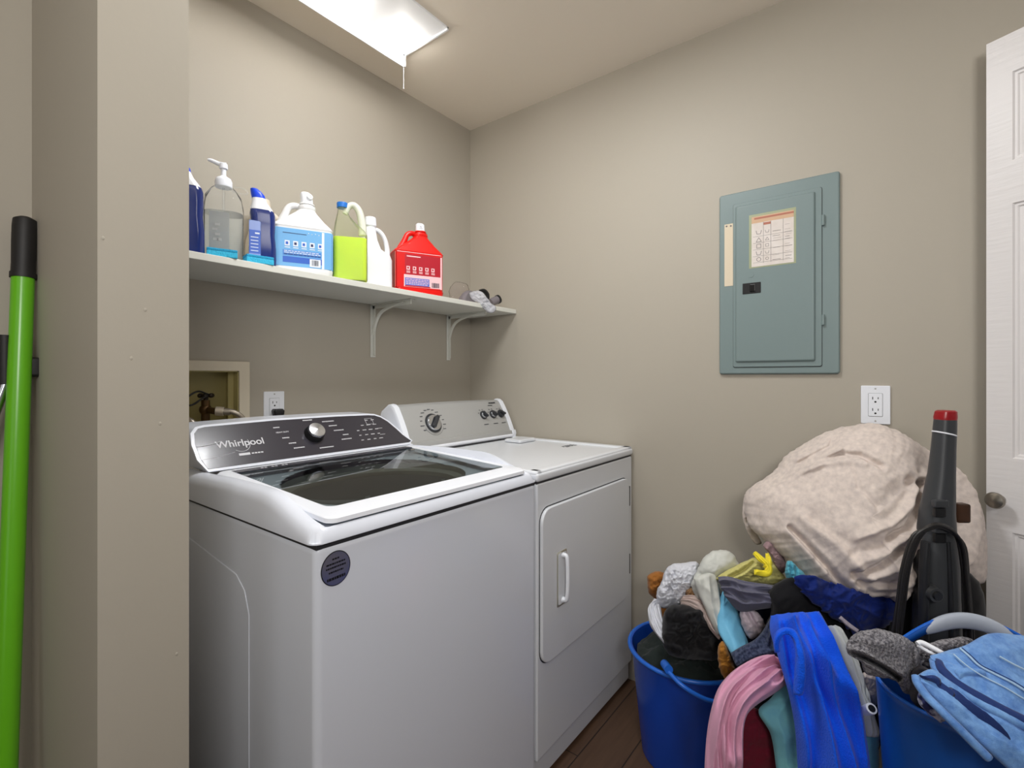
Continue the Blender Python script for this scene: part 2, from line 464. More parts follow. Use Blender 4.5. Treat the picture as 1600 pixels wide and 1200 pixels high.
# top deck: a moulded surface with high side rims and a recess for the lid
def sst(a, b, x):
    t = min(1, max(0, (x-a)/(b-a))); return t*t*(3-2*t)
DX0, DX1, DY0, DY1 = .466, 1.153, .796, 1.42
def deckz(x, y):
    d = min(x-DX0, DX1-x, y-DY0)
    # rounded front corners
    rc = .035
    for cx in (DX0+rc, DX1-rc):
        if (x < DX0+rc or x > DX1-rc) and y < DY0+rc and abs(x-cx) <= rc:
            d = min(d, rc-math.hypot(x-cx, y-DY0-rc))
    d = max(d, 0)
    top = .923+.043*sst(.80, .99, y)-.008*sst(1.1, 1.36, y)
    inner = .910+.030*sst(.82, 1.30, y)
    R = .026
    z = top-(R*(1-math.sqrt(max(0, 1-(1-min(1, d/R))**2))))
    dd = min(x-(DX0+.030), (DX1-.030)-x, y-(DY0+.013))
    t = sst(0, .012, dd)
    return z*(1-t)+inner*t
b = bmesh.new(); NXg, NYg = 120, 104
def dxy(i, j):
    x = DX0+(DX1-DX0)*i/NXg; y = DY0+(DY1-DY0)*j/NYg; rc = .02
    for cx, s_ in ((DX0+rc, -1), (DX1-rc, 1)):
        if (x-cx)*s_ > 0 and y < DY0+rc:
            vx, vy = x-cx, y-DY0-rc; mx = max(abs(vx), abs(vy)); L_ = math.hypot(vx, vy)
            if L_ > 0: x = cx+vx*mx/L_; y = DY0+rc+vy*mx/L_
    return x, y
V = {}
for i in range(NXg+1):
    for j in range(NYg+1):
        x, y = dxy(i, j); V[i, j] = b.verts.new((x, y, deckz(x, y)))
for i in range(NXg):
    for j in range(NYg):
        x, y = dxy(i, j)
        if math.hypot((x-.81)/.245, (y-1.065)/.205) < 1: continue
        b.faces.new((V[i, j], V[i+1, j], V[i+1, j+1], V[i, j+1]))
# skirt
border = [(i, 0) for i in range(NXg+1)]+[(NXg, j) for j in range(1, NYg+1)]+[(i, NYg) for i in range(NXg-1, -1, -1)]+[(0, j) for j in range(NYg-1, 0, -1)]
low = {}
for k in border:
    p = V[k].co; low[k] = b.verts.new((p.x, p.y, .8945))
for a, c2 in zip(border, border[1:]+border[:1]): b.faces.new((V[a], low[a], low[c2], V[c2]))
for v in [v for v in b.verts if not v.link_faces]: b.verts.remove(v)
bmesh.ops.recalc_face_normals(b, faces=b.faces[:])
mb = MB(); mb.take(b, ENAMEL, None, True); mb.build('top_deck', wa)
# tub
TUBM = mat('tub_steel', (120,122,120), .35, .7); TUBR = mat('tub_ring_plastic', (120,120,112), .4)
mb = MB()
n = 48
def ell(rx, ry, z): return [Vector((.81+rx*math.cos(2*math.pi*k/n), 1.065+ry*math.sin(2*math.pi*k/n), z)) for k in range(n)]
mb.grid([ell(.247,.207,.926), ell(.243,.203,.912), ell(.225,.19,.905), ell(.222,.188,.89), ell(.24,.203,.86)], TUBR, close_v=True)
tb_ = mb.build('tub_ring', wa)
mb = MB(); mb.grid([ell(.24,.203,.86), ell(.25,.212,.80), ell(.25,.212,.52), ell(.2,.17,.48), ell(.001,.001,.48)], TUBM, close_v=True); tu = mb.build('tub', wa)
mb = MB(); mb.lathe([(.17,0), (.15,.03), (.06,.06), (.045,.30), (.03,.33), (.0,.335)], (.81, 1.065, .485), TUBR)
for k in range(4):
    a = k*math.pi/2+.5
    mb.box(.02, .09, -.006, .006, 0, .26, TUBR, .004, 2, Matrix.Translation((.81, 1.065, .50)) @ Matrix.Rotation(a, 4, 'Z'))
mb.build('agitator', tu)
# lid: white frame and glass
lid_pts = lambda x, y: .9385+.0245*(y-.81)/(1.305-.81)-.0035*((x-.81)/.3)**2
def lid_ring(x0, x1, y0, y1, r, dz, n=8):
    out = []
    for q, (sx, sy) in enumerate(((1,1), (-1,1), (-1,-1), (1,-1))):
        for k in range(n+1):
            a = math.pi/2*(q+k/n); cx = (x1-r) if sx > 0 else (x0+r); cy = (y1-r) if sy > 0 else (y0+r)
            x = cx+r*math.cos(a); y = cy+r*math.sin(a); out.append(Vector((x, y, lid_pts(x, y)+dz)))
    return out
lx0, lx1, ly0, ly1 = .503, 1.117, .806, 1.305
gx0, gx1, gy0, gy1 = .538, 1.088, .862, 1.292
mb = MB()
mb.grid([lid_ring(gx0, gx1, gy0, gy1, .02, -.012), lid_ring(gx0, gx1, gy0, gy1, .02, .0), lid_ring(lx0+.006, lx1-.006, ly0+.006, ly1-.002, .02, .0),
         lid_ring(lx0+.001, lx1-.001, ly0+.001, ly1, .022, -.004), lid_ring(lx0, lx1, ly0, ly1, .022, -.012), lid_ring(lx0+.006, lx1-.006, ly0+.006, ly1, .02, -.0145),
         lid_ring(gx0, gx1, gy0, gy1, .02, -.0145)], PLW, close_v=True)
ld_ = mb.build('lid_frame', wa)
LG = glass_mat('lid_glass', (200,208,206), .01, ior=1.5)
mb = MB(); mb.grid([lid_ring(gx0, gx1, gy0, gy1, .02, -.001), [Vector((.81+(v.x-.81)*.01, 1.07+(v.y-1.07)*.01, lid_pts(.81, 1.07)-.001)) for v in lid_ring(gx0, gx1, gy0, gy1, .02, 0)]], LG, close_v=True)
mb.build('lid_glass', ld_)
mb = MB(); mb.box(gx0, gx1, gy1-.035, gy1, lid_pts(.81, 1.28)-.004, lid_pts(.81,1.28)-.0022, PANELD); mb.build('glass_border', ld_)
mb = MB(); M = frame((.645, 1.268, lid_pts(.645, 1.268)+.0002), (1, 0, 0), (0, -.05, 1)); 
for k in range(9): mb.box(-.045+k*.009, -.045+k*.009+.006, -.003, .003, 0, .0004, PRINTD if k % 3 == 2 else PRINT, M=M)
mb.build('lid_print', ld_)
mb = MB(); mb.cyl((1.055, 1.23, .953), (1.075, 1.235, .953), .006, CHROME, n=12); mb.build('lid_hinge_pin', ld_)
# console
def cf(x, v, off=0.0):                        # point on the sloping control face
    nx = Vector((0, -.096, .08)).normalized()
    return Vector((x, 1.322+.08*v, .966+.096*v))+nx*off
outl = [(.498, .0), (.489, .25), (.487, .6), (.492, .86), (.503, .97), (.52, 1.0), (.70, 1.04), (.90, 1.03), (1.02, 1.0), (1.045, .975), (1.065, .90), (1.085, .74), (1.105, .48), (1.12, .25), (1.142, .03), (1.13, .0)]
def grow(o, d):
    c = []
    n = len(o)
    for i, (x, v) in enumerate(o):
        a = o[i-1]; q = o[(i+1) % n]; tx, tv = (q[0]-a[0]), (q[1]-a[1])*.125
        L_ = math.hypot(tx, tv) or 1; nx_, nv_ = -tv/L_, tx/L_
        c.append((x+nx_*d, v+nv_*d/.125))
    return c
# orientation: outline runs left side upwards, then right: outward = left of travel
g1 = grow(outl, .010); g1 = [(x, max(v, -.06)) for x, v in g1]
mb = MB()
ring = lambda o, off: [cf(x, v, off) for x, v in o]
back = lambda o, y: [Vector((x, y, cf(x, v).z-.0)) for x, v in o]
g0 = grow(outl, .003)
mb.grid([ring(g0, 0), ring(grow(outl, .008), -.0005), ring(g1, -.004), [Vector((p.x, p.y+.03, p.z+.002)) for p in ring(g1, -.006)], back(g1, 1.50)], ENAMEL, close_v=True, cap=True)
co = mb.build('console', wa)
mb = MB()
b = bmesh.new(); f = [b.verts.new(cf(x, v, .0012)) for x, v in outl]; f2 = [b.verts.new(cf(x, v, -.003)) for x, v in outl]
b.faces.new(f)
for i in range(len(f)): b.faces.new((f[i], f2[i], f2[(i+1) % len(f)], f[(i+1) % len(f)]))
bmesh.ops.recalc_face_normals(b, faces=b.faces[:])
mb.take(b, PANELD); cp = mb.build('control_panel', wa)
def cM(x, v, off=.0013): return frame(cf(x, v, off), (1, 0, 0), (0, -.096, .08))
mb = MB()
text_into(mb, 'Whirlpool', .029, PRINT, cM(.592, .52))
pts = [cf(.578+.024*math.cos(a), .50+.19*math.sin(a), .0014) for a in np.linspace(-2.3, .5, 14)]
mb.tube([p+Vector((.012, 0, 0)) for p in pts], .0007, PRINT, n=6, sub=1)
mb.build('logo', cp)
mb = MB()
mb.box(-.014, .014, -.0035, .0035, 0, .0003, PRINT, M=cM(.592, .24))
for k in range(4): mb.box(.018+k*.008, .024+k*.008, -.0018, .0018, 0, .0003, PRINT, M=cM(.592, .24))
text_into(mb, 'HEAVY DUTY', .0062, PRINT, cM(.712, .70))
random.seed(3)
def bars(x, v, wd, h=.0042, dim=False):
    k = -wd/2
    while k < wd/2:
        q = random.uniform(.0022, .0042); mb.box(k, min(k+q, wd/2), -h/2*random.uniform(.7, 1), h/2, 0, .0003, PRINT, M=cM(x, v)); k += q+.0009
for x, v, wd in ((.70,.84,.018), (.715,.54,.020), (.728,.38,.022), (.742,.24,.032), (.800,1.0-.02,.03), (.865,.90,.04), (.875,.76,.028), (.888,.61,.034), (.905,.46,.020), (.902,.33,.036), (.825,.16,.046)): bars(x, v, wd, .0036)
for r in range(5):
    for c in range(4): 
        if r+c > 1: bars(.955+c*.024, .84-.15*r, random.uniform(.008, .015), .003)
# display outline
for (a, b_, c, d) in ((-.014,.014,.011,.0118), (-.014,.014,-.0118,-.011), (-.014,-.0132,-.0118,.0118), (.0132,.014,-.0118,.0118)): mb.box(a, b_, c, d, 0, .0003, PRINT, M=cM(1.012, .80))
for r in range(2): 
    mb.box(-.010, .010, -.0006, .0006, 0, .0003, PRINT, M=cM(1.04, .55-.2*r))
mb.tube([cf(.489, .53, .0015), cf(.515, .545, .002), cf(.545, .60, .0025)], .0009, PRINT, n=5, sub=3)
mb.tube([cf(.492, .22, .0013), cf(.53, .25, .0014), cf(.57, .31, .0014)], .0004, PRINT, n=5, sub=3)
mb.build('panel_print', cp)
mb = MB()
kn = Vector((0, -.096, .08)).normalized(); k0 = cf(.802, .56, 0)
mb.cyl(k0, k0+kn*.020, .030, BLACK, .026, n=40); kb = mb.build('cycle_knob', cp)
mb = MB(); mb.cyl(k0+kn*.018, k0+kn*.026, .026, CHROME, .0245, n=40, bev=.001)
Mk = frame(k0+kn*.0262, (1, 0, 0), kn)
CH2 = mat('brushed_chrome', (225,228,235), .25, 1)
rows = [[Mk @ Vector((.0001*math.cos(a), .0001*math.sin(a), .0035)) for a in np.linspace(0, 2*math.pi, 17)[:-1]], [Mk @ Vector((.0235*math.cos(a), .0235*math.sin(a), 0)) for a in np.linspace(0, 2*math.pi, 17)[:-1]]]
mb.grid(rows, CH2, close_v=True, smooth=False); mb.build('knob_face', kb)
# sticker on the front
STK = mat('sticker_navy', (62,74,134), .3, 0, coat=.5, var=((104,100,104), 14, .2))
mb = MB(); SF = frame((.5125, WY0-.0002, .8435), (1, 0, 0), (0, -1, 0))
mb.prism([(.030*math.cos(a), .0315*math.sin(a)) for a in np.linspace(0, 2*math.pi, 49)[:-1]], .0006, BLACK, SF)
mb.prism([(.0283*math.cos(a), .0298*math.sin(a)) for a in np.linspace(0, 2*math.pi, 49)[:-1]], .0009, STK, SF)
random.seed(5)
for r, (y, wd, h) in enumerate(((.018,.014,.003), (.010,.038,.003), (.003,.040,.003), (-.005,.030,.003), (-.017,.038,.005))):
    k = -wd/2
    while k < wd/2:
        q = random.uniform(.002, .005); mb.box(k, min(wd/2, k+q), y-h/2, y+h/2, .0009, .0012, BLACK, M=SF @ Matrix.Rotation(.04, 4, 'Z')); k += q+.001
mb.build('round_sticker', wa)['label'] = 'round navy sticker with dark print'

# ================================================================== DRYER
RX0, RX1, RY0, RY1 = 1.158, 1.808, .802, 1.47
dr = thing('clothes_dryer', 'white front-loading clothes dryer with knobs on a silver console, in the corner', 'dryer', (1.48, 1.13, 0))
mb = MB(); mb.box(RX0, RX1, RY0, RY1, .085, .884, ENAM2, .006, 3); mb.build('cabinet', dr)
mb = MB(); mb.box(RX0+.002, RX1-.002, RY0+.012, RY1, .012, .083, ENAM2, .004, 2); mb.box(RX0+.01, RX1-.01, RY0+.016, RY1-.01, .08, .088, SEAM); mb.build('toe_panel', dr)
mb = MB()
for fx in (RX0+.04, RX1-.04):
    for fy in (RY0+.06, RY1-.05): mb = MB(); mb.cyl((fx, fy, 0), (fx, fy, .014), .02, BLACK); mb.build('foot', dr)
mb = MB(); mb.box(RX0+.003, RX1-.003, RY0+.003, RY1, .882, .889, SEAM); mb.build('seam', dr)
mb = MB(); mb.box(RX0-.002, RX1+.004, RY0-.004, RY1, .889, .915, ENAM2, .009, 4)
# raised border around the recessed top
mb.box(RX0, RX1+.002, RY0+.0, RY0+.035, .905, .921, ENAM2, .007, 3)
mb.box(RX1-.035, RX1+.003, RY0, RY1, .905, .921, ENAM2, .007, 3); mb.box(RX0-.001, RX0+.03, RY0, RY1, .905, .921, ENAM2, .007, 3)
mb.build('top', dr)
mb = MB(); mb.box(1.64, 1.76, 1.22, 1.31, .914, .930, ENAM2, .012, 4); lt = mb.build('lint_screen_cover', dr)
mb = MB()
random.seed(8)
for r in range(3):
    k = 0
    while k < .085:
        q = random.uniform(.004, .010); mb.box(1.665+k, 1.665+k+q, 1.035-r*.011, 1.041-r*.011, .9152, .9157, PRINTD if random.random() < .75 else SILV); k += q+.003
mb.build('warning_print', dr)
# console: slanted silver face between white end caps
def df_(x, v, off=0.):
    nx = Vector((0, -.15, .075)).normalized(); s_ = v
    return Vector((x, 1.375+.075*v+.006*math.sin(math.pi*v)*-1, .935+.15*v))+nx*off
def dsec(x, g, zt=0):
    """console profile at x"""
    P = [(1.372-g, .918), (1.368-g, .936), (1.372-g, .95)]+[(df_(0, v).y-g, df_(0, v).z+g*.4+zt) for v in np.linspace(.12, .97, 10)]+[(1.458, 1.088+g+zt), (1.475, 1.09+g+zt), (1.515, 1.06+g), (1.53, 1.0), (1.53, .918)]
    return [Vector((x, y, z)) for y, z in P]
mb = MB(); xs = np.linspace(RX0+.03, RX1-.03, 24)
mb.grid([dsec(x, 0, -.004*((x-1.48)/.3)**2) for x in xs], SILV, cap=True, close_v=True); dc = mb.build('console', dr)
for x0, x1 in ((RX0+.002, RX0+.032), (RX1-.032, RX1-.004)):
    mb = MB(); mb.grid([dsec(x0, -.004, -.008), dsec(x0+.004, .004, -.004), dsec(x1-.004, .005, -.003), dsec(x1, -.001, -.004)], PLW, cap=True, close_v=True); mb.build('end_cap', dr)
mb = MB(); mb.box(RX0+.03, RX1-.03, 1.362, 1.39, .918, .934, PLW, .006, 3); mb.box(RX0+.03, RX1-.04, 1.352, 1.372, .9155, .918, SEAM); mb.build('console_trim', dr)
def dM(x, v, off=.0005): return frame(df_(x, v, off), (1, 0, 0), (0, -.15, .075))
dn = Vector((0, -.15, .075)).normalized()
DK = mat('dark_knob', (48,50,54), .35)
mb = MB(); p = df_(1.325, .52); mb.cyl(p, p+dn*.004, .039, DK, n=40); mb.cyl(p+dn*.003, p+dn*.012, .034, CHROME, .031, n=40, bev=.001); dl = mb.build('timer_dial', dr)
mb = MB(); Mq = frame(p+dn*.012, (math.cos(.9), 0, math.sin(.9)), dn)
mb.box(-.030, .030, -.008, .008, 0, .014, DK, .005, 3, Mq); mb.build('dial_grip', dl)
for x, dark in ((1.628, 0), (1.692, 0), (1.748, 1)):
    mb = MB(); p = df_(x, .60); mb.cyl(p, p+dn*.006, .019, DK, n=28); mb.cyl(p+dn*.005, p+dn*.012, .0155, DK if dark else CHROME, .014, n=28, bev=.001)
    o = mb.build('control_knob', dr)
    mb = MB(); mb.box(-.0165, .0165, -.0045, .0045, 0, .012, DK, .003, 2, frame(p+dn*.010, (math.cos(.5+x*3), 0, math.sin(.5+x*3)), dn)); mb.build('knob_grip', o)
mb = MB(); random.seed(11)
def dbar(x, v, wd, h=.003):
    k = -wd/2
    while k < wd/2:
        q = random.uniform(.002, .004); mb.box(k, min(k+q, wd/2), -h/2, h/2, 0, .0004, PRINTD, M=dM(x, v)); k += q+.001
for a in np.linspace(-.5, 3.6, 13): dbar(1.325+.058*math.cos(a), .52+.058*math.sin(a)/.168, random.uniform(.010, .020))
mb.tube([df_(1.325+.05*math.cos(a), .52+.05*math.sin(a)/.168, .0007) for a in np.linspace(3.5, 5.9, 14)], .0004, PRINTD, n=5, sub=1)
for x in (1.628, 1.692, 1.748):
    dbar(x, .34, .03, .003)
    for a in (.6, 1.3, 2., 2.7): dbar(x+.027*math.cos(a), .60+.027*math.sin(a)/.168, .008, .0025)
dbar(1.72, .93, .045, .006); dbar(1.70, .86, .03)
mb.build('console_print', dc)
# door
def rrp(x0, x1, z0, z1, r, n=8):
    o = []
    for q, (sx, sy) in enumerate(((1,1), (-1,1), (-1,-1), (1,-1))):
        for k in range(n+1):
            a = math.pi/2*(q+k/n); o.append(((x1-r if sx > 0 else x0+r)+r*math.cos(a), (z1-r if sy > 0 else z0+r)+r*math.sin(a)))
    return o
FR = frame((0, RY0, 0), (1, 0, 0), (0, -1, 0))
mb = MB(); mb.prism(rrp(1.168, 1.768, .352, .812, .045), .0008, SEAM, FR); mb.plate(1.171, 1.765, .355, .809, .043, .010, .004, ENAM2, FR); dd = mb.build('door', dr)
HM = mat('handle_nickel', (190,186,172), .3, .6)
mb = MB(); mb.prism(rrp(1.247, 1.302, .50, .665, .006), .002, HM, frame((0, RY0-.010, 0), (1, 0, 0), (0, -1, 0)), .0008)
mb.prism(rrp(1.252, 1.297, .506, .659, .005), .0006, SEAM if 0 else ENAM2, frame((0, RY0-.0122, 0), (1, 0, 0), (0, -1, 0)))
mb.tube([(1.277, RY0-.012, .652), (1.277, RY0-.028, .640), (1.277, RY0-.028, .53), (1.277, RY0-.012, .515)], .006, PLW, n=10, rs=[.008, .006, .006, .009]); mb.build('handle', dd)
for z in (.735, .475):
    mb = MB(); mb.box(1.768, 1.776, RY0-.008, RY0+.002, z-.038, z+.038, SEAM, .002, 2); mb.build('hinge', dr)

# ================================================================== SHELF
SHM = mat('shelf_white', (216,216,208), .45, spec=.4)
sh = thing('wall_shelf', 'long white melamine shelf on brackets above the washer and dryer', 'shelf', (1.0, 1.52, 1.486))
mb = MB(); mb.box(.305, XB-.002, 1.376, YA-.001, 1.486, 1.505, SHM, .0012, 1, smooth=False); mb.build('board', sh)
mb = MB()
for x, y in ((1.775, 1.40), (1.755, 1.405)): mb = MB(); mb.sphere((x, y, 1.505), .0025, BLACK, (1.2, 1.2, .3), 10); mb.build('screw', sh)
def bracket(x):
    mb = MB(); BW = mat('bracket_white', (214,214,206), .4)
    mb.box(x-.012, x+.012, YA-.0045, YA-.001, 1.272, 1.4855, BW, .001, 1); mb.box(x-.012, x+.012, YA-.245, YA-.001, 1.482, 1.4858, BW, .001, 1)
    mb.box(x-.002, x+.002, YA-.016, YA-.003, 1.28, 1.48, BW); mb.box(x-.002, x+.002, YA-.235, YA-.003, 1.468, 1.483, BW)
    P = crv([Vector((x, YA-.006, 1.36)), Vector((x, YA-.03, 1.42)), Vector((x, YA-.075, 1.455)), Vector((x, YA-.20, 1.478))], 8)
    up = [Vector((p.x-.006, p.y, p.z)) for p in P]; dn_ = [Vector((p.x+.006, p.y, p.z)) for p in P]
    mb.grid([up, dn_, [p+Vector((0, .004, .006)) for p in dn_], [p+Vector((0, .004, .006)) for p in up]], BW, close_u=True, cap=False)
    mb.build('bracket', sh)
bracket(1.235); bracket(1.665)

# ================================================================== WALL OUTLETS
def outlet(name, label, origin, xd, nd, wd, ht, plug=False):
    t = thing(name, label, 'wall outlet', Vector(origin)-Vector((0, 0, ht/2)))
    F = frame(Vector(origin)+Vector(nd)*.0006, xd, nd)
    mb = MB(); mb.plate(-wd/2, wd/2, -ht/2, ht/2, .003, .005, .002, PLW, F)
    mb.build('cover_plate', t)
    mb = MB(); mb.prism(rrp(-.0175, .0175, -.0345, .0345, .002, 3), .0022, SEAM, frame(Vector(origin)+Vector(nd)*.0035, xd, nd)); mb.plate(-.0168, .0168, -.0338, .0338, .002, .004, .001, PLW, frame(Vector(origin)+Vector(nd)*.0035, xd, nd))
    F2 = frame(Vector(origin)+Vector(nd)*.0074, xd, nd)
    for s_ in (-1, 1):
        cy = .017*s_
        mb.box(-.0075, -.0055, cy-.001, cy+.007, 0, .0004, BLACK, M=F2); mb.box(.0055, .0075, cy, cy+.006, 0, .0004, BLACK, M=F2)
        mb.prism([(.0028*math.cos(a), cy-.008+.0028*math.sin(a)) for a in np.linspace(0, 2*math.pi, 13)[:-1]], .0004, BLACK, F2)
    rc = mb.build('receptacle', t)
    mb = MB()
    for s_ in (-1, 1): mb = MB(); mb.prism([(.0025*math.cos(a), .048*s_+.0025*math.sin(a)) for a in np.linspace(0, 2*math.pi, 13)[:-1]], .0008, SILV, frame(Vector(origin)+Vector(nd)*.0056, xd, nd)); mb.build('screw', t)
    return t
outlet('wall_outlet', 'white wall outlet below the electrical panel, above the heap', (XB, .0365, 1.109), (0, -1, 0), (-1, 0, 0), .071, .114)
outlet('wall_outlet', 'white wall outlet behind the washer with a black plug in it', (.831, YA, 1.086), (1, 0, 0), (0, -1, 0), .070, .114)
pl = thing('power_plug', 'black power plug in the outlet behind the washer', 'plug', (.834, YA-.03, 1.04))
mb = MB(); mb.rr([(1.052, .834, YA-.026, .013, .011, .006), (1.062, .834, YA-.026, .016, .013, .008), (1.078, .834, YA-.024, .019, .014, .008), (1.084, .834, YA-.022, .014, .012, .006)], BLACK); mb.build('plug_body', pl)
mb = MB(); mb.tube([(.834, YA-.026, 1.056), (.834, YA-.03, 1.0), (.84, YA-.05, .9), (.84, YA-.07, .75)], .004, BLACK); mb.build('cable', pl)

# ================================================================== VALVE BOX
NICHE = mat('niche_cream', (178,166,112), .5); BRASS = mat('aged_brass', (96,72,44), .4, .7)
vb = thing('washer_outlet_box', 'recessed cream valve box with white trim frame behind the washer', 'valve box', ((NX0+NX1)/2, YA, NZ0))
mb = MB(); F = frame((0, YA-.0006, 0), (1, 0, 0), (0, -1, 0))
TR = mat('box_trim', (214,204,184), .45)
for bx_ in ((NX0-.03, NX0+.002, NZ0-.03, NZ1+.03), (NX1-.002, NX1+.031, NZ0-.03, NZ1+.03), (NX0, NX1, NZ1-.001, NZ1+.03), (NX0, NX1, NZ0-.03, NZ0+.001)):
    mb.box(bx_[0], bx_[1], YA-.009, YA-.0006, bx_[2], bx_[3], TR, .0015, 2)
mb.build('trim_frame', vb)
mb = MB(); y1 = YA+.085
mb.box(NX0+.001, NX1-.001, y1, y1+.003, NZ0+.001, NZ1-.001, NICHE); mb.box(NX0+.001, NX0+.004, YA-.001, y1, NZ0+.001, NZ1-.001, NICHE); mb.box(NX1-.004, NX1-.001, YA-.001, y1, NZ0+.001, NZ1-.001, NICHE)
mb.box(NX0+.001, NX1-.001, YA-.001, y1, NZ1-.004, NZ1-.001, NICHE); mb.box(NX0+.001, NX1-.001, YA-.001, y1, NZ0+.001, NZ0+.012, NICHE)
mb.box(NX1-.02, NX1-.004, YA+.03, YA+.032, NZ0+.001, NZ1-.002, NICHE)
mb.build('box_shell', vb)
def valve(x, hot):
    mb = MB(); y = YA+.03
    mb.cyl((x, y, NZ0+.012), (x, y, NZ0+.024), .022, BRASS, .017); mb.cyl((x, y, NZ0+.02), (x, y, NZ0+.10), .012, BRASS, n=16); mb.sphere((x, y, NZ0+.07), .018, BRASS, n=16)
    mb.cyl((x, y, NZ0+.07), (x+.012, y-.045, NZ0+.066), .0105, BRASS, n=16)
    v = mb.build('valve', vb)
    mb = MB(); DKM = mat('valve_handle_dark', (52,44,36), .4, .5)
    mb.cyl((x, y-.003, NZ0+.10), (x, y-.003, NZ0+.112), .007, DKM)
    for k in range(6):
        a = k*math.pi/3; mb.sphere((x+.017*math.cos(a), y-.003+.017*math.sin(a), NZ0+.114), .0075, DKM, n=12)
    mb.cyl((x, y-.003, NZ0+.109), (x, y-.003, NZ0+.118), .015, DKM)
    mb.build('valve_handle', v)
valve(.632, 0); valve(.535, 1)
HOSE = mat('braided_steel', (165,155,142), .35, .7, bump=(500, .5, .001))
def hose(x, P, label):
    t = thing('water_hose', label, 'hose', (x, YA-.04, .6), 'steel water hoses at the valve box')
    mb = MB(); mb.tube(P, .0085, HOSE, n=12, sub=8); mb.build('hose', t)
    d = (Vector(P[1])-Vector(P[0])).normalized(); mb = MB(); mb.cyl(Vector(P[0])-d*.004, Vector(P[0])+d*.018, .0145, mat('hose_nut', (196,184,166), .35, .4), n=12); mb.cyl(Vector(P[0])+d*.018, Vector(P[0])+d*.035, .011, HOSE, n=12); mb.build('coupling_nut', t)
hose(.65, [(.648, YA-.016, NZ0+.066), (.685, YA-.04, NZ0+.062), (.715, YA-.05, NZ0+.03), (.732, YA-.055, NZ0-.05), (.735, YA-.05, .80), (.70, YA-.06, .60)], 'braided steel hose curving right from the near-centre valve')
hose(.55, [(.548, YA-.016, NZ0+.05), (.567, YA-.05, NZ0+.04), (.585, YA-.06, NZ0), (.592, YA-.06, NZ0-.06), (.592, YA-.05, .80), (.60, YA-.06, .60)], 'braided steel hose dropping beside the partition from the left valve')
# black wire loop on the valve handle
o = MB(); o.tube([(.632, YA+.01, NZ0+.118), (.60, YA+.0, NZ0+.128), (.572, YA-.004, NZ0+.112), (.566, YA-.004, NZ0+.09), (.585, YA-.0, NZ0+.088), (.612, YA+.004, NZ0+.105), (.630, YA+.008, NZ0+.115)], .0028, BLACK, n=8, closed=False); o.build('wire_loop', vb)

# ================================================================== ELECTRICAL PANEL
ep = thing('electrical_panel', 'grey steel electrical panel set in the wall with a latched door', 'electrical panel', (XB, .30, 1.20))
F = frame((XB-.0006, 0, 0), (0, -1, 0), (-1, 0, 0))       # local x = -Y , y = z
mb = MB(); mb.plate(-.477, -.124, 1.2015, 1.826, .008, .012, .006, PBOX, F); mb.build('cover', ep)
F1 = frame((XB-.0126, 0, 0), (0, -1, 0), (-1, 0, 0))
mb = MB(); mb.prism(rrp(-.431, -.170, 1.224, 1.786, .006), .0006, SEAM, F1); mb.plate(-.430, -.171, 1.226, 1.785, .006, .004, .001, PBOX, F1)
mb.plate(-.422, -.188, 1.242, 1.775, .006, .011, .007, PBOX, F1); pd = mb.build('door', ep)
F2 = frame((XB-.0236, 0, 0), (0, -1, 0), (-1, 0, 0))
mb = MB(); mb.box(-.398, -.342, 1.472, 1.508, 0, .002, BLACK, .001, 1, F2); lt = mb.build('latch', pd)
mb = MB(); mb.box(-.375, -.358, 1.478, 1.502, .001, .006, mat('latch_black', (8,8,9), .3), .002, 2, F2); mb.build('latch_slider', lt)
for z in (1.68, 1.37):
    mb = MB(); mb.cyl((XB-.017, .167, z-.016), (XB-.017, .167, z+.016), .0045, PBOX, n=12); mb.build('hinge', ep)
mb = MB(); mb.cyl(F2 @ Vector((-.372, 1.535, 0)), F2 @ Vector((-.372, 1.535, .0008)), .009, PBOX, n=20); mb.build('knockout', pd)
PAP = mat('aged_paper', (214,204,196), .8, var=((226,219,214), 25, .2)); TAPE = mat('tape_yellowed', (160,166,134), .35); PNK = mat('faded_red_print', (178,116,98), .8); PNL = mat('peach_print', (206,172,142), .8); INK = mat('grey_ink', (110,104,104), .8)
PAP2 = mat('label_paper', (216,202,178), .8)
mb = MB(); mb.box(-.459, -.431, 1.507, 1.722, 0, .0008, PAP2, M=F1)
mb.cyl(F1 @ Vector((-.452, 1.715, 0)), F1 @ Vector((-.452, 1.715, .0015)), .003, INK, n=8); mb.cyl(F1 @ Vector((-.438, 1.714, 0)), F1 @ Vector((-.438, 1.714, .0015)), .003, INK, n=8); mb.build('side_label', ep)
mb = MB(); cx0, cx1, cz0, cz1 = -.370, -.246, 1.560, 1.727
mb.box(cx0-.008, cx1+.006, cz0-.004, cz1+.008, 0, .0005, TAPE, M=F2)
mb.box(cx0, cx1, cz0, cz1, .0005, .0010, PAP, M=F2)
mb.box(cx0, cx1, cz1-.022, cz1, .0010, .0012, PNL, M=F2); mb.box(cx0+.008, cx1, cz1-.010, cz1-.004, .0012, .0014, PNK, M=F2); mb.box(cx0+.036, cx0+.058, cz1-.032, cz1-.024, .0010, .0013, PNK, M=F2)
def ln(x0, y0, x1, y1, w_=.0009, m=INK):
    a = Vector((x0, y0)); b_ = Vector((x1, y1)); d = (b_-a); n_ = Vector((-d.y, d.x)).normalized()*w_/2
    mb.prism([tuple(a-n_), tuple(b_-n_), tuple(b_+n_), tuple(a+n_)], .0003, m, F2 @ Matrix.Translation((0, 0, .001)))
for xx in (.036, .058, .094): ln(cx0+xx, cz0+.01, cx0+xx, cz1-.022)
for yy in (.013, .034, .056, .078, .100): ln(cx0+.004, cz0+yy, cx1-.004, cz0+yy, .0007)
sx = cx0+.022
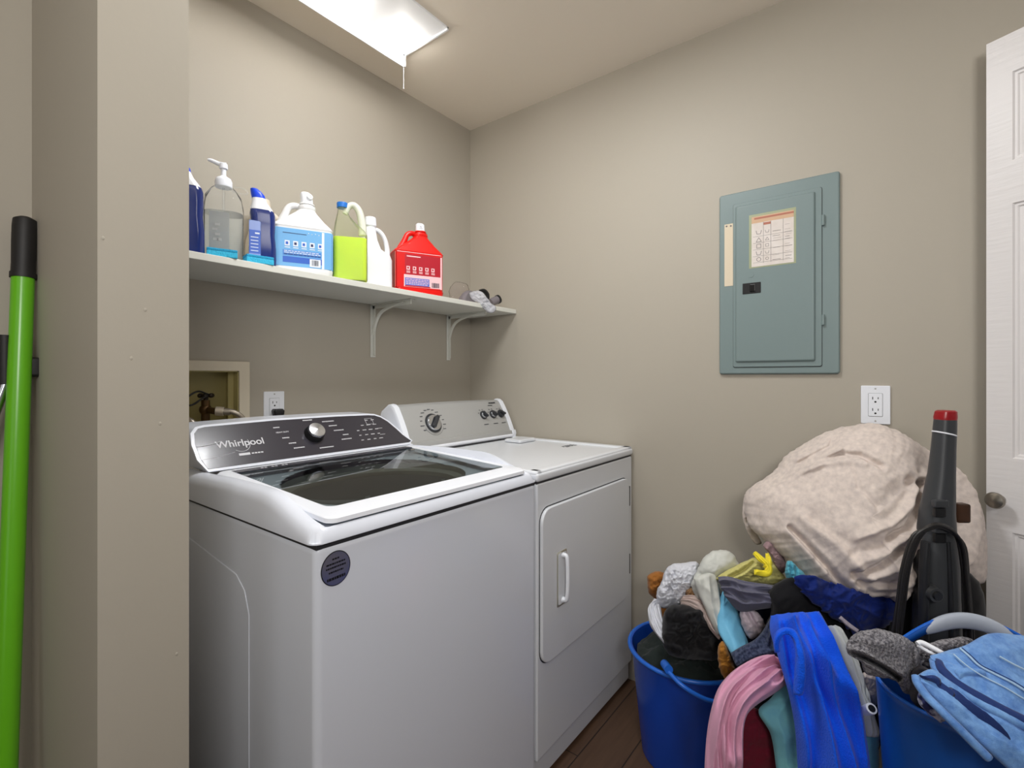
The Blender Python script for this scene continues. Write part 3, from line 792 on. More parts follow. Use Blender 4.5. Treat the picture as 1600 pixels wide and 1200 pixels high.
for y0, kd in ((.113, 'tub'), (.088, 'tri'), (.067, 'sq'), (.044, 'tub'), (.023, 'circ')):
    for q, xq in enumerate((sx, cx0+.047)):
        s_ = .008 if q == 0 else .0055; yb = cz0+y0
        P = {'tub': [(-1,.8),(-.7,-.7),(.7,-.7),(1,.8)], 'tri': [(-1,-.8),(0,.9),(1,-.8),(-1,-.8)], 'sq': [(-.8,-.8),(-.8,.8),(.8,.8),(.8,-.8),(-.8,-.8)], 'circ': [(.8*math.cos(a), .8*math.sin(a)) for a in np.linspace(0, 2*math.pi, 13)]}[kd]
        for a, b_ in zip(P[:-1], P[1:]): ln(xq+a[0]*s_, yb+a[1]*s_, xq+b_[0]*s_, yb+b_[1]*s_, .0014 if q == 0 else .001)
random.seed(4)
for r in range(15):
    for xs_, xe in ((.062, .090), (.098, .120)):
        if random.random() < .65: ln(cx0+xs_+random.uniform(0, .004), cz0+.016+r*.0078, cx0+xe-random.uniform(0, .008), cz0+.016+r*.0078, .0012, INK if random.random() < .4 else mat('light_ink', (176,166,162), .8))
mb.build('care_chart', pd)['label'] = 'yellowed taped laundry symbol chart'

# ================================================================== DOOR (right edge)
DM = mat('door_white', (225,222,222), .38, bump=(9, .35, .002, (1, 1, 10)), spec=.4)
d1 = thing('door_1', '', '', (0, 0, 0)); del d1['label']; del d1['category']; d1['kind'] = 'structure'
A0 = at(1541, 590, 1.262); A0.z = 0
ddir = Vector((-.514, -.971, 0)).normalized(); dnrm = Vector((-ddir.y, ddir.x, 0)).normalized()
if dnrm.dot(CAM-A0) < 0: dnrm = -dnrm
d1.location = A0
x_, z_ = ddir, dnrm
# local x along ddir, local y up, local z toward the viewer
MD = Matrix((x_, UP, z_)).transposed().to_4x4(); MD.translation = A0
DW = .60
pan = [(1.728, 1.948), (.990, 1.622), (.20, .806)]
cols_ = [(.050, .265), (.335, .55)]
mb = MB()
mb.box(0, DW, .012, 2.045, -.030, -.009, DM, M=MD)
# stiles and rails
for (x0, x1, y0, y1) in [(0, cols_[0][0], .012, 2.045), (cols_[0][1], cols_[1][0], .012, 2.045), (cols_[1][1], DW, .012, 2.045)]: mb.box(x0, x1, y0, y1, -.009, 0, DM, M=MD)
ys = [.012, pan[2][0], pan[2][1], pan[1][0], pan[1][1], pan[0][0], pan[0][1], 2.045]
for k in (0, 2, 4, 6):
    for c in cols_: mb.box(c[0], c[1], ys[k], ys[k+1], -.009, 0, DM, M=MD)
def rect(c, p, i, z): return [MD @ Vector(q) for q in ((c[0]+i, p[0]+i, z), (c[1]-i, p[0]+i, z), (c[1]-i, p[1]-i, z), (c[0]+i, p[1]-i, z))]
for c in cols_:
    for p in pan:
        mb.grid([rect(c, p, i, z) for i, z in ((0, 0), (.003, -.005), (.008, -.005), (.011, -.0085), (.017, -.0085), (.021, -.006), (.026, -.006), (.04, -.0015), (.041, -.0015))], DM, close_v=True, smooth=False, cap_end=True)
mb.build('door_slab', d1)
KM = mat('antique_nickel', (150,144,134), .3, .9)
mb = MB(); kx = .028; K = MD @ Matrix.Translation((kx, .884, 0))
prof = [(.010, 0), (.010, .003), (.006, .006), (.006, .016), (.013, .020), (.0195, .026), (.0205, .031), (.018, .036), (.010, .039), (.0, .040)]
mb.lathe(prof, (0, 0, 0), KM, 28, M=K); mb.build('door_knob', d1)

# ================================================================== BROOM
GREEN = mat('green_pole', (104,186,28), .28, spec=.5); GRIP = mat('black_grip', (24,22,22), .55)
br = thing('broom', 'lime green broom handle with black grip leaning in the closet corner', 'broom', (.145, 1.18, 0))
pt = Vector(at(37, 342, .93)); pm = Vector(at(36, 430, .925)); pb = Vector(at(10, 1133, .86))
dv = (pb-pm).normalized(); pb2 = pm+dv*((pm.z-.04)/-dv.z)
mb = MB(); mb.cyl(pb2, pm, .0175, GREEN, .0165); mb.build('pole', br)
mb = MB(); mb.tube([pm-dv*-.004, pm-dv*.03, pm-dv*.08, pm-dv*.104, pm-dv*.112], .018, GRIP, n=20, sub=5, rs=[.0175, .0170, .0178, .018, .017, .009]); mb.cyl(pm+dv*.006, pm-dv*.004, .0188, GRIP, n=24)
mb.build('grip', br)
mb = MB(); mb.rr([(.0, pb2.x, pb2.y, 0.05, .03, .015), (.04, pb2.x, pb2.y, .055, .028, .015), (.07, pb2.x, pb2.y, .03, .02, .015)], GRIP); mb.build('head', br)
bh = thing('tool_holder', 'dark wall holder gripping the pole in the closet corner', 'tool holder', (.15, 1.335, 1.21))
c = onY(25, 575, 1.33)
mb = MB(); mb.box(-.02, .178, 1.327, 1.3445, c.z-.022, c.z+.022, GRIP, .004, 2); mb.build('holder_bar', bh)
mb = MB(); p2 = onY(54, 575, 1.30); mb.box(p2.x-.012, p2.x+.008, 1.275, 1.33, c.z-.017, c.z+.02, GRIP, .006, 3); mb.build('clamp', bh)
mp_ = thing('mop', 'thin silver mop pole behind the green broom at the left edge', 'mop', (.10, 1.25, 0))
a = onY(8, 600, 1.29); e_ = Vector((a.x-.30, a.y-.02, .02))
mb = MB(); mb.cyl(e_, a, .008, CHROME, n=14); mb.build('pole', mp_)
mb = MB(); mb.cyl(a, a+Vector((0, 0, .09)), .0105, GRIP, n=14); mb.build('grip', mp_)
mb = MB(); mb.box(e_.x-.08, e_.x+.03, e_.y-.03, e_.y+.03, 0, .03, GRIP, .008, 2); mb.build('head', mp_)
# ================================================================== THINGS ON THE SHELF
ZS = 1.5052
def L2W(cx, cy, rot, sz=1): return Matrix.Translation((cx, cy, ZS)) @ Matrix.Rotation(rot, 4, 'Z') @ Matrix.Diagonal((1, 1, sz, 1))
BLUEL = mat('navy_liquid_bottle', (24,44,110), .14, spec=.6, coat=.4); NCAP = mat('blue_cap', (10,66,214), .3); NECKW = mat('cap_white', (226,228,232), .35)
LBL = mat('pale_blue_label', (142,160,212), .45); LBL2 = mat('mid_blue_label', (70,104,190), .45)
MARKW = mat('mark_white', (224,230,240), .5); MARKD = mat('mark_navy', (30,44,96), .5)
def toilet_bottle(label, cx, cy, rot, sc=1.0):
    t = thing('toilet_cleaner_bottle', label, 'bottle', (cx, cy, ZS), 'angled-neck cleaner bottles on the shelf')
    M = L2W(cx, cy, rot) @ Matrix.Diagonal((sc, sc, sc, 1))
    mb = MB(); mb.rr([(0,0,0,.030,.019,.012), (.004,0,0,.033,.021,.014), (.05,0,0,.033,.021,.014), (.085,.001,0,.029,.020,.014), (.115,.002,0,.0295,.020,.015), (.14,.0,0,.031,.021,.016), (.15,-.001,0,.029,.020,.015), (.153,-.002,0,.025,.019,.015)], BLUEL, M=M); mb.build('bottle_body', t)
    mb = MB(); mb.rr([(.151,-.002,0,.028,.0205,.016), (.156,-.003,0,.027,.020,.016), (.172,-.007,0,.019,.017,.014), (.184,-.009,0,.016,.015,.013)], NECKW, M=M); mb.build('neck', t)
    mb = MB(); mb.rr([(.183,-.009,0,.0165,.0155,.014), (.192,-.011,0,.0165,.0155,.014), (.202,-.016,0,.013,.013,.012), (.208,-.020,0,.009,.010,.009)], NCAP, M=M); mb.build('cap', t)
    mb = MB(); mb.box(-.034, -.006, -.0222, -.0205, .012, .118, LBL, .002, 2, M); mb.box(-.0335, -.0065, -.0226, -.022, .030, .092, LBL2, M=M)
    for k in range(5): mb.box(-.030, -.012, -.0229, -.0224, .036+k*.009, .038+k*.009, MARKW, M=M)
    mb.box(-.02, -.009, -.0229, -.0224, .082, .086, MARKW, M=M)
    mb.build('label', t)
    return t
toilet_bottle('navy cleaner bottle with blue cap at the shelf end, partly hidden by the partition', .487, 1.42, -.35, 1.13)
toilet_bottle('navy cleaner bottle with blue cap between the pump bottle and the blue-white jug', .676, 1.42, -.35, 1.05)

CLEAR = glass_mat('clear_plastic', (253,254,254), .05, .06, ior=1.08); GEL = glass_mat('clear_gel', (246,249,249), .03, .08, ior=1.05)
sp = thing('pump_bottle', 'large clear pump bottle with white pump head on the shelf', 'bottle', (.60, 1.475, ZS))
M = L2W(.595, 1.475, -.5, 1.13)
def body(z0, s_): return [(z0, 0, 0, .046*s_, .034*s_, .022), (z0+.006, 0, 0, .050*s_, .037*s_, .024)]
mb = MB(); mb.rr([(0,0,0,.044,.034,.024), (.006,0,0,.049,.038,.028), (.14,0,0,.049,.038,.028), (.165,0,0,.044,.035,.028), (.185,0,0,.030,.026,.024), (.194,0,0,.019,.019,.0189), (.204,0,0,.018,.018,.0179)], CLEAR, M=M); mb.build('bottle_body', sp)
mb = MB(); mb.rr([(.002,0,0,.043,.033,.023), (.008,0,0,.0475,.0365,.027), (.125,0,0,.0475,.0365,.027)], GEL, M=M); mb.build('gel', sp)
mb = MB(); mb.lathe([(.0205,.190), (.0215,.192), (.0215,.205), (.018,.212), (.009,.217), (.0065,.219), (.0065,.238)], (0,0,0), PLW, 28, M=M); mb.lathe([(.0105,.236), (.011,.239), (.010,.248), (.004,.250)], (0,0,0), PLW, 20, M=M)
mb.tube([M @ Vector(p) for p in ((.006,0,.2455), (-.012,0,.2475), (-.030,0,.253), (-.038,0,.253))], .0055, PLW, n=12, rs=[.008,.006,.005,.0035]); mb.build('pump_head', sp)
mb = MB(); mb.cyl(M @ Vector((0,0,.02)), M @ Vector((0,0,.2)), .003, CLEAR, n=10); mb.build('dip_tube', sp)
mb = MB(); mb.box(-.030, .018, -.0385, -.0375, .03, .12, glass_mat('frosted_label', (210,214,214), .3, .25), .001, 1, M)
for k, (x0, z0) in enumerate(((-.02, .05), (-.016, .062), (-.022, .074), (-.016, .086), (-.012, .05))): mb.box(x0, x0+.012, -.0390, -.0384, z0, z0+.006, SILV, M=M)
mb.build('label', sp)
mb = MB(); mb.tube([M @ Vector(p) for p in ((.012,.004,.196), (.045,.004,.196), (.058,.004,.190), (.055,.004,.182), (.03,.004,.184), (.014,.004,.19))], .0022, CLEAR, n=8); mb.build('hang_loop', sp)

# sponges
SPG = mat('sponge_cyan', (58,186,226), .85, bump=(220, .8, .003)); SPG2 = mat('scour_blue', (40,160,206), .9, bump=(300, .8, .003))
def sponge(label, cx, cy, rot):
    t = thing('sponge', label, 'sponge', (cx, cy, ZS), 'blue sponges at the shelf edge')
    M = L2W(cx, cy, rot)
    mb = MB(); mb.box(-.035, .035, -.022, .022, 0, .015, SPG, .002, 2, M); mb.build('foam', t)
    mb = MB(); mb.box(-.035, .035, -.022, .022, .0148, .022, SPG2, .002, 2, M); mb.build('scouring_pad', t)
sponge('cyan sponge in front of the clear pump bottle', .562, 1.403, -.35)
sponge('cyan sponge in front of the second navy bottle', .655, 1.3995, -.18)

# ---- detergent jugs with a side handle
def jug(name, label, cx, cy, rot, hw, hd, hb, hs, mbody, mlab, kind, capm, ztop):
    t = thing(name, label, 'detergent jug', (cx, cy, ZS)); M = L2W(cx, cy, rot)
    mb = MB()
    mb.rr([(0,0,0,hw*.90,hd*.88,.016), (.005,0,0,hw*.97,hd*.97,.02), (.018,0,0,hw,hd,.02), (.024,0,0,hw*.975,hd*.96,.02), (hb-.006,0,0,hw*.975,hd*.96,.02), (hb,0,0,hw,hd,.02), (hb+.008,.0,0,hw*.95,hd*.93,.02),
           (hb+(hs-hb)*.45,.006,0,hw*.66,hd*.75,.022), (hb+(hs-hb)*.85,.012,0,hw*.36,hd*.55,.02), (hs,.014,0,hw*.28,hd*.46,.02), (hs+.004,.014,0,hw*.30,hd*.5,.022), (hs+.012,.014,0,hw*.29,hd*.48,.022)], mbody, M=M)
    mb.build('jug_body', t)
    # ribbed neck collar
    mb = MB()
    for k in range(3): mb.lathe([(.0215,0), (.024,.0015), (.0235,.004), (.0215,.006)], (.014, 0, hs+.004+k*.0065), mbody, 28, M=M)
    mb.build('neck', t)
    mb = MB(); z = hs+.022
    if kind == 'oxi':
        mb.rr([(z,.014,0,.0195,.0195,.0194), (z+.012,.014,0,.0185,.0185,.018), (z+.03,.012,0,.017,.016,.012), (z+.036,.010,0,.012,.012,.011)], capm, M=M)
        mb.cyl(M @ Vector((.020,-.014,z+.018)), M @ Vector((.022,-.021,z+.021)), .009, capm, n=16); mb.cyl(M @ Vector((.022,-.0205,z+.0208)), M @ Vector((.022,-.0213,z+.0211)), .006, SILV, n=16)
    else:
        mb.rr([(z-.004,.014,0,.0175,.014,.012), (z+.012,.014,0,.0175,.013,.012), (z+.028,.013,0,.0165,.012,.009), (z+.032,.013,0,.012,.009,.008)], capm, M=M)
        Fc = frame(M @ Vector((.013,-.0128,z+.014)), M.to_3x3() @ Vector((1,0,0)), M.to_3x3() @ Vector((0,-1,.06)))
        for a_, b_ in (((-.006,-.004), (.007,-.006)), ((-.003,.001), (.004,.003)), ((-.004,.004), (.003,.007))): mb.box(a_[0], b_[0], a_[1], a_[1]+.0013, 0, .0004, PRINTD, M=Fc)
    mb.build('cap', t)
    mb = MB(); hx = -hw*.55
    mb.tube([M @ Vector(p) for p in ((.0,0,hs+.010), (-.022,0,hs+.012), (-.038,0,hs+.004), (-.05,0,hs-.022), (hx-.016,0,hb+.012), (hx-.024,0,hb-.01))], .0105, mbody, n=14, rs=[.009,.010,.010,.011,.012,.014]); mb.build('handle', t)
    mb = MB(); y = -hd*.96
    if kind == 'oxi':
        LB, DB = mat('label_sky', (108,172,222), .4), mat('label_royal', (36,92,190), .4)
        mb.box(-hw*.90, hw*.93, y-.0012, y+.004, .022, hb-.008, LB, .001, 1, M)
        mb.box(hw*.60, hw*.68, y-.0016, y, .022, hb-.01, MARKW, M=M)
        mb.box(-hw*.66, hw*.60, y-.0016, y, .034, .052, DB, M=M); mb.box(-hw*.66, hw*.58, y-.0016, y, .055, .072, mat('label_mid', (62,128,206), .4), M=M)
        mb.box(-hw*.66, hw*.1, y-.0016, y, hb-.024, hb-.022, MARKD, M=M)
        for r in range(3):
            xx = -hw*.62
            while xx < hw*.5:
                q = random.uniform(.006, .014); mb.box(xx, min(xx+q, hw*.55), y-.0019, y-.001, .0575+r*.005, .0597+r*.005, MARKW if r else MARKD, M=M); xx += q+.002
        for k in range(5):
            xx = -hw*.60+k*.0235; mb.box(xx, xx+.014, y-.0018, y, .084, .1, MARKW, M=M); mb.box(xx+.003, xx+.010, y-.0021, y-.001, .088, .096, MARKD if k % 2 else DB, M=M); mb.box(xx, xx+.015, y-.0018, y, .078, .0805, MARKW, M=M)
        for k in range(4): mb.sphere(M @ Vector((hw*.16+k*.010, y-.001, hb-.018-.002*(k % 2))), .0016, MARKW, n=8)
        mb.box(hw*.20, hw*.56, y-.0021, y, .026, .050, MARKW, M=M); bx0 = hw*.27
        top_, bot_ = .047, .030; W_ = hw*.22
        for s_ in (-1, 1): mb.box(s_*(hw*.97)-.0015, s_*(hw*.97)+.0015, -hd*.8, hd*.8, .022, hb-.008, LB, M=M)
    else:
        RD, BL_ = mat('label_crimson', (176,22,40), .4), mat('label_blue', (86,112,196), .4); PK = mat('label_pink_white', (238,196,200), .45)
        mb.box(-hw*.94, hw*.90, y-.0010, y+.004, .026, hb-.002, mat('jug_red2', (214,22,20), .35), .001, 1, M)
        mb.box(-hw*.62, hw*.86, y-.0013, y, .07, hb-.012, RD, M=M)
        mb.box(-hw*.66, hw*.86, y-.0014, y, .030, .076, PK, M=M); mb.box(-hw*.62, hw*.36, y-.0018, y, .036, .064, BL_, M=M); mb.box(-hw*.62, hw*.4, y-.0018, y, .031, .0355, RD, M=M)
        mb.box(hw*.82, hw*.88, y-.0018, y, .028, hb-.012, PK, M=M); mb.box(-hw*.93, hw*.86, y-.0018, y, hb-.006, hb-.004, PK, M=M)
        for k in range(5):
            xx = -hw*.56+k*.0245; mb.box(xx, xx+.013, y-.0018, y, .094, .108, PK, M=M); mb.box(xx+.003, xx+.009, y-.0021, y-.001, .098, .105, RD, M=M)
            for q in range(2): mb.box(xx, xx+.014, y-.0018, y, .083+q*.0045, .0855+q*.0045, PK, M=M)
        for r in range(4):
            xx = -hw*.58
            while xx < hw*.3:
                q = random.uniform(.005, .012); mb.box(xx, min(xx+q, hw*.33), y-.0021, y-.001, .040+r*.006, .0425+r*.006, PK, M=M); xx += q+.002
        mb.box(-hw*.55, hw*.0, y-.0018, y, hb-.022, hb-.018, PK, M=M)
        mb.box(-hw*.97-.0015, -hw*.97+.0015, -hd*.8, hd*.6, .028, hb-.004, mat('label_side_red', (196,92,84), .5), M=M)
        bx0 = hw*.46; W_ = hw*.30; top_, bot_ = .052, .034
    random.seed(2); k = 0
    while k < W_:
        q = random.choice((.0008, .0012, .002)); mb.box(bx0+k, bx0+k+q, y-.0025, y-.001, bot_, top_, mat('barcode_ink', (52,54,66), .6), M=M); k += q+random.choice((.0009, .0014))
    mb.build('label', t)
    return t
OXW = mat('jug_white', (226,226,226), .35); REDJ = mat('jug_red', (222,20,12), .3, spec=.5)
jug('stain_remover_jug', 'white detergent jug with sky-blue label and white spout on the shelf', .825, 1.475, -.42, .088, .055, .146, .212, OXW, None, 'oxi', PLW, .245)
jug('detergent_jug', 'bright red detergent jug with white cap on the shelf', 1.30, 1.475, -.42, .098, .050, .166, .236, REDJ, None, 'red', PLW, .255)

# cream jug standing behind
CRJ = mat('cream_plastic', (222,212,196), .4)
def small_jug(name, label, cx, cy, rot, hw, hd, h, m, capm, body_label=None):
    t = thing(name, label, 'bottle', (cx, cy, ZS)); M = L2W(cx, cy, rot)
    mb = MB(); mb.rr([(0,0,0,hw*.9,hd*.9,.02), (.006,0,0,hw,hd,.024), (h*.42,0,0,hw,hd,.026), (h*.48,-.002,0,hw*.94,hd*.96,.026), (h*.56,-.016,0,hw*.62,hd*.85,.024), (h*.68,-.019,0,hw*.44,hd*.8,.02), (h*.80,-.015,0,hw*.34,hd*.55,.018), (h*.86,-.012,0,hw*.30,hd*.42,.018), (h*.88,-.012,0,hw*.36,hd*.48,.02)], m, M=M); mb.build('bottle_body', t)
    mb = MB(); mb.tube([M @ Vector(p) for p in ((-.004,0,h*.845), (hw*.30,0,h*.835), (hw*.66,0,h*.75), (hw*.84,0,h*.60), (hw*.82,0,h*.44))], .010, m, n=14, rs=[.008,.0085,.008,.009,.012]); mb.build('handle', t)
    mb = MB(); mb.lathe([(hw*.34,.88*h), (hw*.36,.885*h), (hw*.33,.985*h), (hw*.30,h), (0,h)], (-.012,0,0), capm, 28, M=M); mb.build('cap', t)
    return t
small_jug('bleach_bottle', 'plain white handled bottle between the lime jug and the red jug', 1.105, 1.485, -.30, .060, .045, .262, mat('bleach_white', (232,234,238), .3), PLW)
small_jug('cream_bottle', 'cream handled bottle behind the blue-white jug, only its top showing', .775, 1.595, -.1, .060, .042, .255, CRJ, CRJ)
pg = thing('rinse_bottle', 'pale green clear bottle low between the white bottle and the lime jug', 'bottle', (1.045, 1.595, ZS))
mb = MB(); M = L2W(1.10, 1.60, 0); mb.rr([(0,0,0,.05,.03,.02), (.006,0,0,.055,.034,.024), (.09,0,0,.055,.034,.024), (.12,0,0,.02,.02,.0199), (.125,0,0,.015,.015,.0149)], glass_mat('pale_green_plastic', (190,224,214), .1, .25, (190,220,212)), M=M); mb.build('bottle_body', pg)
mb = MB(); mb.lathe([(.016,.125), (.016,.145), (0,.146)], (0,0,0), PLW, 20, M=M); mb.build('cap', pg)

# translucent lime jug
lj = thing('vinegar_jug', 'translucent jug two-thirds full of lime liquid with blue cap', 'jug', (.975, 1.43, ZS)); M = L2W(.978, 1.44, -.62, 1.14)
JUGT = glass_mat('jug_translucent', (246,248,236), .3, .08, (240,242,228), ior=1.12); LIME = mat('lime_liquid', (214,240,0), .4, spec=.2, sss=.9)
mb = MB(); mb.rr([(0,0,0,.050,.044,.012), (.006,0,0,.0545,.048,.016), (.135,0,0,.0545,.048,.016), (.150,-.002,0,.050,.045,.02), (.170,-.012,0,.038,.036,.02), (.195,-.022,0,.022,.024,.018), (.212,-.026,0,.015,.015,.0149), (.226,-.026,0,.015,.015,.0149)], JUGT, M=M); mb.build('jug_body', lj)
mb = MB(); mb.rr([(.006,0,0,.050,.044,.014), (.012,0,0,.0525,.046,.015), (.128,0,0,.0525,.046,.015)], LIME, M=M); mb.build('liquid', lj)
mb = MB(); mb.tube([M @ Vector(p) for p in ((-.018,0,.205), (-.005,0,.228), (.012,0,.232), (.028,0,.215), (.037,0,.18), (.040,0,.145))], .011, mat('handle_milky', (232,234,220), .3, trans=.2), n=14, rs=[.009,.010,.011,.012,.013,.014]); mb.build('handle', lj)
mb = MB(); mb.lathe([(.0175,.221), (.018,.222), (.018,.234), (.017,.236), (0,.2365)], (-.026,0,0), mat('cap_blue', (30,110,196), .35), 28, M=M); mb.build('cap', lj)

# grey dust mask / strap items and plastic wrap near the shelf end
GST = mat('grey_felt', (120,114,118), .8, bump=(90, .4, .002)); WRAP = glass_mat('plastic_wrap', (240,240,244), .08, .45, (226,228,234))
hb = thing('grey_case', 'small grey and black case under clear wrap near the shelf end', 'case', (1.72, 1.45, ZS))
c0 = at(742, 480, 2.2)
mb = MB(); c = onY(729, 466, 1.47); mb.rr([(ZS,c.x,c.y,.044,.022,.014), (ZS+.030,c.x+.004,c.y,.040,.020,.014), (ZS+.055,c.x+.014,c.y,.028,.016,.012), (ZS+.066,c.x+.02,c.y,.016,.010,.008)], GST); mb.build('case_body', hb)
mb = MB(); c = onY(757, 460, 1.47); mb.tube([(c.x-.035,c.y,ZS+.078), (c.x-.005,c.y,ZS+.080), (c.x+.018,c.y,ZS+.066), (c.x+.022,c.y,ZS+.030)], .008, BLACK, n=10, rs=[.004,.010,.011,.008]); mb.build('strap', hb)
gc = thing('grey_clip', 'small grey cylinder clip beside the crumpled wrap on the shelf', 'clip', (1.76, 1.44, ZS))
c = onY(772, 470, 1.43)
mb = MB(); mb.cyl((c.x-.020, c.y+.004, ZS+.024), (c.x+.018, c.y-.006, ZS+.042), .018, GST, n=20, bev=.002); mb.build('clip_body', gc)
mb = MB(); mb.cyl((c.x+.016, c.y-.0055, ZS+.041), (c.x+.024, c.y-.0075, ZS+.045), .0205, BLACK, n=20); mb.build('end_ring', gc)
garment('plastic_wrap', 'crumpled clear plastic wrap hanging over the shelf edge', 'plastic wrap', WRAP, [(733,458),(744,454),(754,457),(762,466),(768,474),(775,480),(772,488),(763,488),(755,482),(748,474),(738,468)], (755,471,2.10), .014, .010, amp=.012, sc=60, seed=3, n=72, rings=14)
garment('cellophane_bag', 'faint clear cellophane bag lying behind the grey case', 'plastic bag', glass_mat('cellophane', (250,248,248), .1, .02, (210,200,204)), [(703,466),(702,450),(708,443),(718,440),(729,444),(733,452),(730,466),(716,468)], (717,455,2.24), .02, .012, amp=.008, sc=45, seed=5, n=64, rings=12)

# ================================================================== LAUNDRY
def fab(name, rgb, rough=.85, bump=(420, .35, .0012), var=None, sheen=.12): return mat(name, rgb, rough, bump=bump, var=var, sheen=sheen, spec=.2)
F_BEIGE = fab('canvas_beige', (220,207,198), bump=(420, .3, .001), var=((196,184,178), 75, .2))
F_BLACK = fab('black_cotton', (20,20,23)); F_DGREEN = fab('dark_green_cotton', (36,44,42)); F_NAVY = fab('navy_cotton', (20,26,52))
F_ROYAL = fab('royal_fleece', (0,78,226), bump=(300, .8, .003), sheen=.12, var=((10,96,240), 14, .3)); F_WHITE = fab('white_cotton', (206,208,216))
F_RUST = fab('rust_knit', (156,100,44)); F_SHEER = fab('off_white_satin', (202,204,198), .5); F_KHAKI = fab('khaki_yellow', (196,190,118)); F_YEL = fab('yellow_knit', (232,214,50))
F_MAUVE = fab('slate_mauve', (92,92,110)); F_LILAC = fab('pale_lilac', (204,190,200)); F_SOCK = fab('speckled_navy', (34,44,68), var=((70,78,104), 160, .12)); F_PINK = fab('pink_cotton', (206,150,176))
F_MINT = fab('mint_print', (120,184,190), var=((92,150,176), 12, .15)); F_MAROON = fab('maroon_cotton', (104,20,40)); F_OCHRE = fab('ochre_cotton', (158,106,40)); F_SKY = fab('sky_blue_satin', (112,182,218), .45)
F_TAN = fab('tan_lilac_cotton', (186,168,162)); F_GREY = fab('light_grey_cotton', (178,182,182)); F_SHERPA = fab('grey_sherpa', (156,154,160), bump=(170, 1.0, .012), var=((92,90,98), 230, .10), sheen=.2)
F_TEAL = fab('teal_stripe', (84,164,186)); F_BROWNL = fab('brown_lace', (130,98,66)); F_PAT = fab('patterned_cotton', (198,200,218), var=((46,52,110), 60, .06))
F_ROYALD = fab('blue_jersey', (12,34,104))

# ---- round blue bucket
BKT = mat('blue_bucket_plastic', (16,70,176), .25, spec=.5, sss=.25); BKL = mat('bucket_rim_blue', (36,104,206), .25, spec=.5)
bc = CS((1074-800)/768*1.56, 1.56, 0)
bk = thing('laundry_bucket', 'round blue plastic bucket full of clothes beside the dryer', 'bucket', bc)
mb = MB(); HB = .335
mb.lathe([(.135,0), (.14,.003), (.150,.10), (.162,.22), (.172,HB-.012), (.180,HB-.012), (.183,HB-.004), (.179,HB), (.171,HB-.001), (.167,HB-.014), (.156,.22), (.144,.10), (.134,.008), (0,.008)], bc, BKT, 56); mb.build('bucket_body', bk)
mb = MB(); mb.tube([bc+Vector((.179*math.cos(a), .179*math.sin(a), HB-.004)) for a in np.linspace(0, 2*math.pi, 41)[:-1]], .0062, BKL, n=10, sub=1, closed=True); mb.build('rim', bk)
hv = [at(1045,1050,1.385), at(1062,1068,1.36), at(1085,1084,1.345), at(1110,1095,1.34), at(1138,1096,1.35), at(1170,1082,1.38)]
mb = MB(); mb.tube(hv, .0062, BKL, n=10); mb.cyl(hv[0]+Vector((0,0,.006)), hv[0]+FV*.04, .012, BKL, n=16); mb.build('bail_handle', bk)
# dark green cloth filling the bucket
mb = MB(); mb.soft = True; rows = []
for r in np.linspace(0, 1, 22):
    row = []
    for k in range(72):
        a = 2*math.pi*k/72; p = bc+Vector((.155*r*math.cos(a), .155*r*math.sin(a), 0)); row.append(Vector((p.x, p.y, HB-.035+.030*(1-r*r)+.030*wr(p, 11, 4))))
    rows.append(row)
rows.append([Vector((bc.x+.150*math.cos(2*math.pi*k/72), bc.y+.150*math.sin(2*math.pi*k/72), .18)) for k in range(72)])
mb.grid(rows, F_DGREEN, close_v=True, cap=True); tag(mb.build('dark_green_shirt', None, bc+Vector((0,0,.18))), 'dark green crumpled shirt filling the bucket to its rim', 'clothing')

# ---- clothes in and over the bucket
garment('rust_sweater', 'rust brown knit bunched at the left end of the pile, by the wall', 'clothing', F_RUST, [(1011,905),(1016,896),(1030,893),(1042,898),(1050,915),(1052,940),(1054,1006),(1038,1006),(1028,945),(1014,928)], (1032,914,1.62), .05, .05, amp=.012, sc=34, seed=4, n=90, rings=20)
ws = garment('white_shirt', 'crumpled white shirt on top of the bucket pile', 'clothing', F_WHITE, [(1028,945),(1026,925),(1035,905),(1040,888),(1052,882),(1068,879),(1085,878),(1094,885),(1096,905),(1090,925),(1078,940),(1062,950),(1044,951)], (1060,915,1.50), .065, .06, amp=.019, sc=22, seed=9, n=130, rings=34)
drape('white_sleeve', 'long white cotton sleeve trailing down into the bucket', 'clothing', F_WHITE, [(1022,935,1.5),(1013,952,1.49),(1015,975,1.45),(1026,992,1.43),(1038,1006,1.41)], [(1034,938,1.5),(1033,950,1.48),(1036,968,1.45),(1041,985,1.43),(1044,1004,1.41)], .016, folds=3, amp=.009, seed=2, nu=46, nv=36)
garment('black_shirt', 'black shirt heaped inside the bucket below the white one', 'clothing', F_BLACK, [(1036,968),(1042,950),(1062,944),(1085,948),(1105,952),(1122,975),(1128,1005),(1122,1030),(1100,1032),(1070,1030),(1045,1022),(1034,1000)], (1080,990,1.43), .06, .09, amp=.036, sc=10, seed=6, n=110, rings=28)
drape('tan_shirt', 'tan and lilac cotton shirt twisting down over the black one', 'clothing', F_TAN, [(1070,938,1.44),(1088,930,1.43),(1110,940,1.41),(1122,968,1.37),(1127,992,1.35)], [(1063,947,1.43),(1080,950,1.41),(1098,965,1.38),(1110,985,1.36),(1124,1000,1.34)], .014, folds=2.4, amp=.010, seed=7, nu=50, nv=36)
garment('brown_lace_top', 'small brown lace top peeking out beneath the white shirt', 'clothing', F_BROWNL, [(1070,925),(1078,918),(1090,919),(1095,930),(1088,940),(1076,938)], (1083,929,1.45), .03, .03, amp=.010, sc=60, seed=2, n=60, rings=14)
